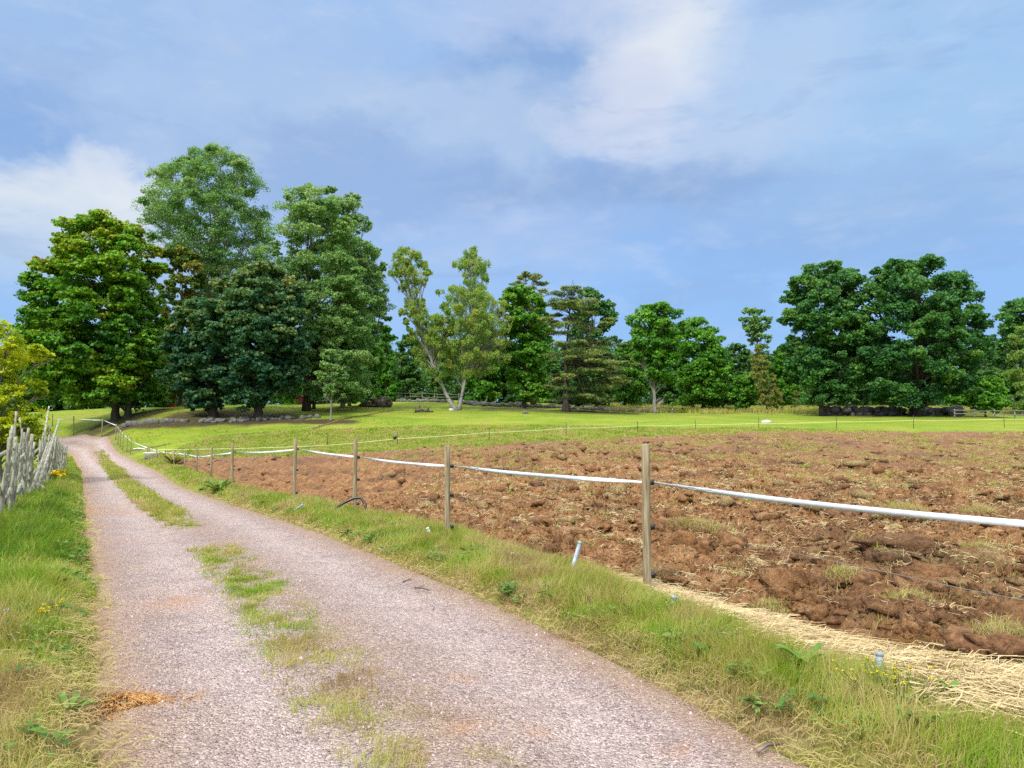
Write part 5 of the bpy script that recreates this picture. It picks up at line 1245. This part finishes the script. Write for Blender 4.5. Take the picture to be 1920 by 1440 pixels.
# sticks on the road edge
for pts, lab in [([(778, 1103), (792, 1106), (806, 1108)], 'dark twig lying on the sandy road edge'), ([(756, 1092), (765, 1090), (772, 1089)], 'short dark twig by the grass just behind another twig'), ([(1420, 1412), (1440, 1404), (1470, 1398)], 'crooked twig on the gravel near the lower verge')]:
    P = [np.r_[flat(*q, .05), .055] for q in pts]; P[1][2] += .012; P = [np.array([p[0], p[1], p[2] + z1(p[0], p[1])]) for p in P]
    mb = MB(); mb.tube(P, [.009, .008, .004], 6, jit=.15); m_ = (P[0] + P[1]) / 2; mb.tube([m_, m_ + np.array([.05, .06, .02])], [.005, .002], 5); tag(mb.build('twig', M['log']), lab, 'twig')
# wide leaved weeds
def rosette(name, label, px, py, Y, n, L, W, mat, cat='plant', up=.7, flower=None, dz=0.0):
    x, y = xy_at(px, py, Y); z = float(ground_z(np.array([x]), np.array([y]))[0]) + dz
    t = thing(name, (x, y, z), label, cat)
    V = []; Q = []; tt = []
    for k in range(n):
        a = 2 * math.pi * k / n * 1.0 + R.uniform(-.5, .5); l = L * R.uniform(.6, 1.15); w = W * R.uniform(.7, 1.2); e = up * R.uniform(.4, 1.2)
        s = np.linspace(0, 1, 6); rr_ = l * np.sin(s * 1.3) ; zz_ = l * e * (s * 1.3 - s ** 2 * .75)
        ww = w * np.sin(np.pi * np.clip(s * .86 + .07, 0, 1)) ** .8
        d = np.array([math.cos(a), math.sin(a)]); p = np.array([-d[1], d[0]])
        o = len(V)
        for i_ in range(6):
            cxy = d * rr_[i_]; kz = .25 * ww[i_]
            V += [(*(cxy - p * ww[i_] * .5), zz_[i_] + kz), (*cxy, zz_[i_]), (*(cxy + p * ww[i_] * .5), zz_[i_] + kz)]
        for i_ in range(5):
            b_ = o + i_ * 3; Q += [(b_, b_ + 1, b_ + 4, b_ + 3), (b_ + 1, b_ + 2, b_ + 5, b_ + 4)]; tt += [R.uniform(.3, .9)] * 2
    build('leaves', np.array(V), [np.array(Q)], mat, t, attrs={'tint': np.array(tt)})
    if flower:
        mb = MB(); fv = []; fq = []; o = 0
        for k in range(flower[1]):
            b = np.array([R.normal(0, L * (.5 if flower[1] < 30 else 1.1)), R.normal(0, L * .5), L * flower[2] * R.uniform(.7, 1.2)])
            mb.tube([(b[0] * .4, b[1] * .4, 0), b * [.8, .8, .6], b], [.0022, .0018, .0014], 4, cap=False)
            m = 16; v, q, tq = leaf_cloud(b[None], np.array([flower[3]]), .35, m, flower[3] * .9, np.array([.5]), .8, 1.0)
            fv.append(v); fq.append(q + o); o += len(v)
        mb.build('stalk', M['green_leaf'] if flower[1] < 30 else M['larch_leaf'], t); V_ = np.concatenate(fv)
        build('blossom', V_, [np.concatenate(fq)], flower[0], t, attrs={'tint': R.uniform(0, 1, len(V_) // 4)})
    return t
rosette('dock_plant', 'broad leaved dock in the bank grass below the stubby pipe', 1508, 1268, 4.75, 8, .17, .065, M['weed'], up=1.1, dz=.06)
rosette('dock_plant', 'dock leaf cluster at the lower edge of the bank', 1735, 1418, 3.75, 6, .13, .05, M['weed'], up=1.2, dz=.03)
rosette('nettle_plant', 'dark green leafy weed clump on the bank left of the tall post', 410, 925, 22.5, 34, .42, .10, M['weed'], up=1.4)
rosette('green_weed', 'bright green weed beside the hose at the field edge', 590, 948, 17.4, 26, .34, .09, M['green_leaf'] if False else M['weed'], up=1.0)
rosette('green_weed', 'low green weed at the left verge bottom, dark leaved', 128, 1330, 4.25, 14, .13, .035, M['weed'], up=.9)
for px, py, n, L, lab in [(640, 1256, 16, .10, 'largest bright green plantain on the strip between the ruts'), (592, 1165, 14, .11, 'grassy green plantain up the strip between the ruts'), (552, 1212, 13, .10, 'green plantain at the left rim of the middle strip'), (836, 1408, 16, .09, 'green plantain lowest on the middle strip'), (692, 1366, 14, .10, 'green plantain beside flattened grass on the middle strip'), (780, 1360, 14, .12, 'spread green plantain right of the flattened grass'), (430, 1036, 12, .10, 'far green plantain at the top of the patchy strip')]:
    rosette('plantain', lab, px, py, flat(px, py)[1], n, L, .018, M['weed'], up=.8, dz=.06)
rosette('ragwort_plant', 'yellow flowering patch at the foot of the stake fence', 101, 912, 27.5, 24, .4, .1, M['weed'], flower=(M['yellow'], 22, .9, .12))
rosette('goldenrod_plant', 'yellow flowering weeds on the bank near the straw edge', 1690, 1350, 4.2, 18, .16, .012, M['grass'], flower=(M['yellow'], 40, .95, .009), dz=.03)
rosette('buttercup_plant', 'yellow buttercup among dry grass at the lower left', 77, 1160, 6.0, 8, .10, .02, M['weed'], flower=(M['yellow'], 6, 1.5, .016))
rosette('buttercup_plant', 'yellow buttercup closer to the gravel on the left verge', 100, 1146, 6.1, 8, .10, .02, M['weed'], flower=(M['yellow'], 5, 1.5, .016))
rosette('scabious_plant', 'pale mauve scabious on the far left grass', 20, 1192, 5.7, 6, .10, .02, M['weed'], flower=(M['mauve'], 2, 1.6, .016))
rosette('scabious_plant', 'mauve scabious heads in the bank grass left of the leaning pipe', 966, 1100, 7.7, 6, .12, .02, M['weed'], flower=(M['mauve'], 2, 2.4, .016))
rosette('elder_weeds', 'brown seeding weeds below the slim fence posts', 325, 884, 41, 60, .8, .10, M['larch_leaf'], up=1.5)
# large clods with straw on the field
for px, py, Y, s, lab in [(1305, 965, 12.6, (.9, .20, .16), 'long dark turf strip turned over behind the nearest post'), (1580, 1075, 7.9, (.26, .18, .13), 'dark sod clump below the tape right of the nearest post'), (1445, 1120, 7.0, (.26, .16, .12), 'straw covered clod near the field edge'), (1700, 1112, 7.0, (.30, .20, .15), 'mossy clod with grass in the middle of the near soil'),
                          (1870, 1225, 5.5, (.26, .18, .13), 'strawy clod lowest at the right of the field'), (1830, 1005, 10.2, (.30, .2, .17), 'rounded dark clod high at the right near the tape'), (1665, 1010, 10.0, (.30, .2, .16), 'dark clod pair member beneath the middle of the tape'), (1370, 1060, 8.6, (.2, .14, .1), 'small dark clod just right of the nearest post'), (1690, 935, 14.0, (.55, .3, .24), 'big dark clod row behind the tape'), (1830, 920, 15.5, (.5, .3, .22), 'dark upturned clod far at the right')]:
    x, y = xy_at(px, py, Y); z = float(field_z(np.array([x]), np.array([y]))[0])
    t = thing('sod_clump', (x, y, z), lab, 'clod')
    mb = MB()
    VVc, Tc = clod_variants(20, 2)
    for q in range(16 if s[0] > .6 else 9):
        ox = np.array([R.uniform(-.85, .85) * s[0], R.normal(0, .3) * s[1], 0]); k_ = R.uniform(.3, .6) * min(s[0], .34)
        a_ = math.atan2(fd[1], fd[0]) if s[0] > .6 else 0.; ca_, sa_ = math.cos(a_), math.sin(a_)
        P_ = VVc[R.integers(20)] * (k_ * 1.5, k_ * 1.0, k_ * .75) + ox + (0, 0, k_ * .35 * (1 - (ox[0] / s[0]) ** 2))
        mb.add(np.stack([P_[:, 0] * ca_ - P_[:, 1] * sa_, P_[:, 0] * sa_ + P_[:, 1] * ca_, P_[:, 2]], 1), None, Tc)
    mb.build('lump', M['clod'], t)
    n = int(1000 * (s[0] / .3)); a = R.uniform(0, 6.28, n); rr_ = R.uniform(0, 1, n) ** .5
    X = rr_ * np.cos(a) * s[0] * .9; Yy = rr_ * np.sin(a) * s[1] * 1.1
    if s[0] > .6: X, Yy = fd[0] * X - fd[1] * Yy, fd[1] * X + fd[0] * Yy
    ob = blades('turf', X, Yy, s[2] * 1.15 * np.sqrt(np.clip(1 - rr_ ** 2, 0, 1)) - .0, R.uniform(.03, .13, n), np.full(n, .0055), np.clip(R.normal(.80, .14, n), 0, 1), 1.6); ob.parent = t

# ------------------------------------------------------------------ sky and light
SUN_EL, SUN_AZ = math.radians(46), math.radians(208)      # azimuth clockwise from +Y: behind the camera
w = bpy.data.worlds.new('World'); scene.world = w; w.use_nodes = True
nt = w.node_tree; nt.nodes.clear()
N = lambda typ, **kw: (lambda nd: ([setattr(nd, k, v) for k, v in kw.items()], nd)[1])(nt.nodes.new(typ))
def lk(a, b): nt.links.new(a, b)
def mth(op, a, b=0, c=0):
    nd = N('ShaderNodeMath', operation=op)
    for s, v in zip(nd.inputs, (a, b, c)):
        if isinstance(v, bpy.types.NodeSocket): lk(v, s)
        else: s.default_value = v
    return nd.outputs[0]
def mixc(f, a, b, mode='MIX'):
    nd = N('ShaderNodeMix', data_type='RGBA', blend_type=mode)
    for s, v in ((nd.inputs[0], f), (nd.inputs[6], a), (nd.inputs[7], b)):
        if isinstance(v, bpy.types.NodeSocket): lk(v, s)
        elif isinstance(v, (int, float)): s.default_value = v
        else: s.default_value = v
    return nd.outputs[2]
def mr(f, a, b, c=0., d=1.):
    nd = N('ShaderNodeMapRange', interpolation_type='SMOOTHSTEP')
    for i_, v in zip((1, 2, 3, 4), (a, b, c, d)): nd.inputs[i_].default_value = v
    lk(f, nd.inputs[0]); return nd.outputs[0]
tc = N('ShaderNodeTexCoord').outputs['Generated']
sep = N('ShaderNodeSeparateXYZ'); lk(tc, sep.inputs[0])
az = mth('ARCTAN2', sep.outputs[0], sep.outputs[1]); el = mth('ARCSINE', sep.outputs[2])
def wn(scale, detail, rough, sx=1, sy=1, sz=1, dist=0., seed=0.):
    mp = N('ShaderNodeMapping'); mp.inputs['Scale'].default_value = (sx, sy, sz); mp.inputs['Location'].default_value = (seed, seed * .7, seed * .3); lk(tc, mp.inputs[0])
    nz = N('ShaderNodeTexNoise'); nz.inputs['Scale'].default_value = scale; nz.inputs['Detail'].default_value = detail; nz.inputs['Roughness'].default_value = rough; nz.inputs['Distortion'].default_value = dist
    lk(mp.outputs[0], nz.inputs[0]); return nz.outputs['Fac']
w1 = wn(3.2, 6, .6, 1, 1, 1.6, .4, 3.1); w2 = wn(3.2, 6, .6, 1, 1, 1.6, .4, 11.7)
w3 = wn(9, 6, .62, 1, 1, 1.5, .3, 21.); w4 = wn(9, 6, .62, 1, 1, 1.5, .3, 31.)
azw = mth('ADD', az, mth('ADD', mth('MULTIPLY', mth('SUBTRACT', w1, .5), .24), mth('MULTIPLY', mth('SUBTRACT', w3, .5), .10))); elw = mth('ADD', el, mth('ADD', mth('MULTIPLY', mth('SUBTRACT', w2, .5), .16), mth('MULTIPLY', mth('SUBTRACT', w4, .5), .08)))
EXPO = .75
S = lambda r, g, b: tuple(v * 10 * 2 ** -EXPO for v in lin(r, g, b)[:3]) + (1,)
base = mixc(mr(el, .02, .34), S(148, 194, 248), S(164, 198, 242))
LOBES = [(300, 130, 420, 150, (170, 198, 238), .7), (990, 165, 180, 110, (140, 175, 224), .9), (140, 255, 250, 75, (138, 176, 228), .85), (500, 240, 230, 130, (175, 202, 237), .7), (1300, 395, 420, 90, (148, 184, 234), .75),
         (850, 225, 260, 70, (183, 206, 238), .85), (620, 420, 380, 130, (165, 194, 239), .6), (1000, 400, 180, 90, (168, 196, 240), .6), (1740, 170, 290, 240, (166, 204, 243), .8), (1560, 540, 620, 120, (144, 190, 246), .7),
         (1210, 70, 150, 125, (232, 238, 246), .95), (1130, 190, 100, 70, (214, 222, 243), .85), (1320, 255, 180, 40, (196, 212, 240), .7), (700, 330, 320, 70, (148, 179, 225), .7), (1180, 330, 300, 50, (142, 174, 220), .8), (1700, 400, 260, 90, (148, 182, 228), .6), (1440, 140, 170, 120, (188, 212, 243), .6), (110, 395, 200, 60, (226, 234, 242), .9), (245, 345, 70, 40, (232, 238, 245), .85), (100, 480, 200, 60, (188, 210, 238), .7), (1000, 20, 220, 50, (192, 208, 240), .6), (60, 30, 200, 80, (160, 195, 238), .6)]
for (px, py, rx_, ry_, c, k) in LOBES:
    u = (px - 960) / F; v = (720 - py) / F; den = CT - v * ST
    a0 = math.atan2(u, den); e0 = math.atan2(ST + v * CT, math.hypot(u, den)); sa = rx_ / F; se = ry_ / F
    d2 = mth('ADD', mth('POWER', mth('MULTIPLY', mth('SUBTRACT', azw, a0), 1 / sa), 2), mth('POWER', mth('MULTIPLY', mth('SUBTRACT', elw, e0), 1 / se), 2))
    base = mixc(mth('MULTIPLY', mr(d2, 2.0, 0.0), k), base, S(*c))
n1 = wn(5, 7, .58, 1, 1, 2.2, .3, 5.5); n2 = wn(14, 6, .6, 1, 1, 2.0, .2, 8.5)
base = mixc(mth('MULTIPLY', mth('MULTIPLY', mr(n1, .48, .70), mr(el, .10, .30)), .36), base, S(190, 211, 240))
base = mixc(mth('MULTIPLY', mr(n1, .46, .28), .3), base, S(140, 177, 228))
n3 = wn(7, 6, .6, .8, .8, 3.4, .5, 41.)
base = mixc(mth('MULTIPLY', mr(n3, .47, .32), .32), base, S(144, 176, 222))
base = mixc(mth('MULTIPLY', mr(n3, .55, .72), .22), base, S(204, 216, 240))
base = mixc(mth('MULTIPLY', mr(n2, .50, .72), .16), base, S(222, 228, 246))
ov = mr(el, .56, 1.1)
base = mixc(ov, base, (23, 23, 23.2, 1))
behind = mr(mth('ABSOLUTE', az), 1.0, 2.0)
base = mixc(mth('MULTIPLY', mth('MULTIPLY', behind, mr(el, .05, .3)), .6), base, (10.0, 10.2, 10.6, 1))
sky = N('ShaderNodeTexSky', sky_type='NISHITA'); sky.sun_disc = False; sky.sun_elevation = SUN_EL; sky.sun_rotation = SUN_AZ
base = mixc(.06, base, sky.outputs[0])
bg = N('ShaderNodeBackground'); bg.inputs['Strength'].default_value = .1; lk(base, bg.inputs[0])
wo = N('ShaderNodeOutputWorld'); lk(bg.outputs[0], wo.inputs[0])
sd = bpy.data.lights.new('sun', 'SUN'); sd.energy = 2.5; sd.angle = math.radians(7); sd.color = (1, .965, .90)
so = bpy.data.objects.new('sun', sd); col.objects.link(so)
dvec = np.array([math.sin(SUN_AZ) * math.cos(SUN_EL), math.cos(SUN_AZ) * math.cos(SUN_EL), math.sin(SUN_EL)])
from mathutils import Vector
so.rotation_euler = Vector(tuple(-dvec)).to_track_quat('-Z', 'Y').to_euler()
so.location = (0, 0, 60)

vs = scene.view_settings
scene.display_settings.display_device = 'sRGB'
vs.view_transform = 'Standard'; vs.look = 'None'; vs.exposure = EXPO; vs.gamma = 1; vs.use_curve_mapping = False
scene.render.engine = 'CYCLES'
scene.cycles.max_bounces = 6; scene.cycles.diffuse_bounces = 3; scene.cycles.transmission_bounces = 4; scene.cycles.transparent_max_bounces = 4
scene.cycles.use_denoising = False
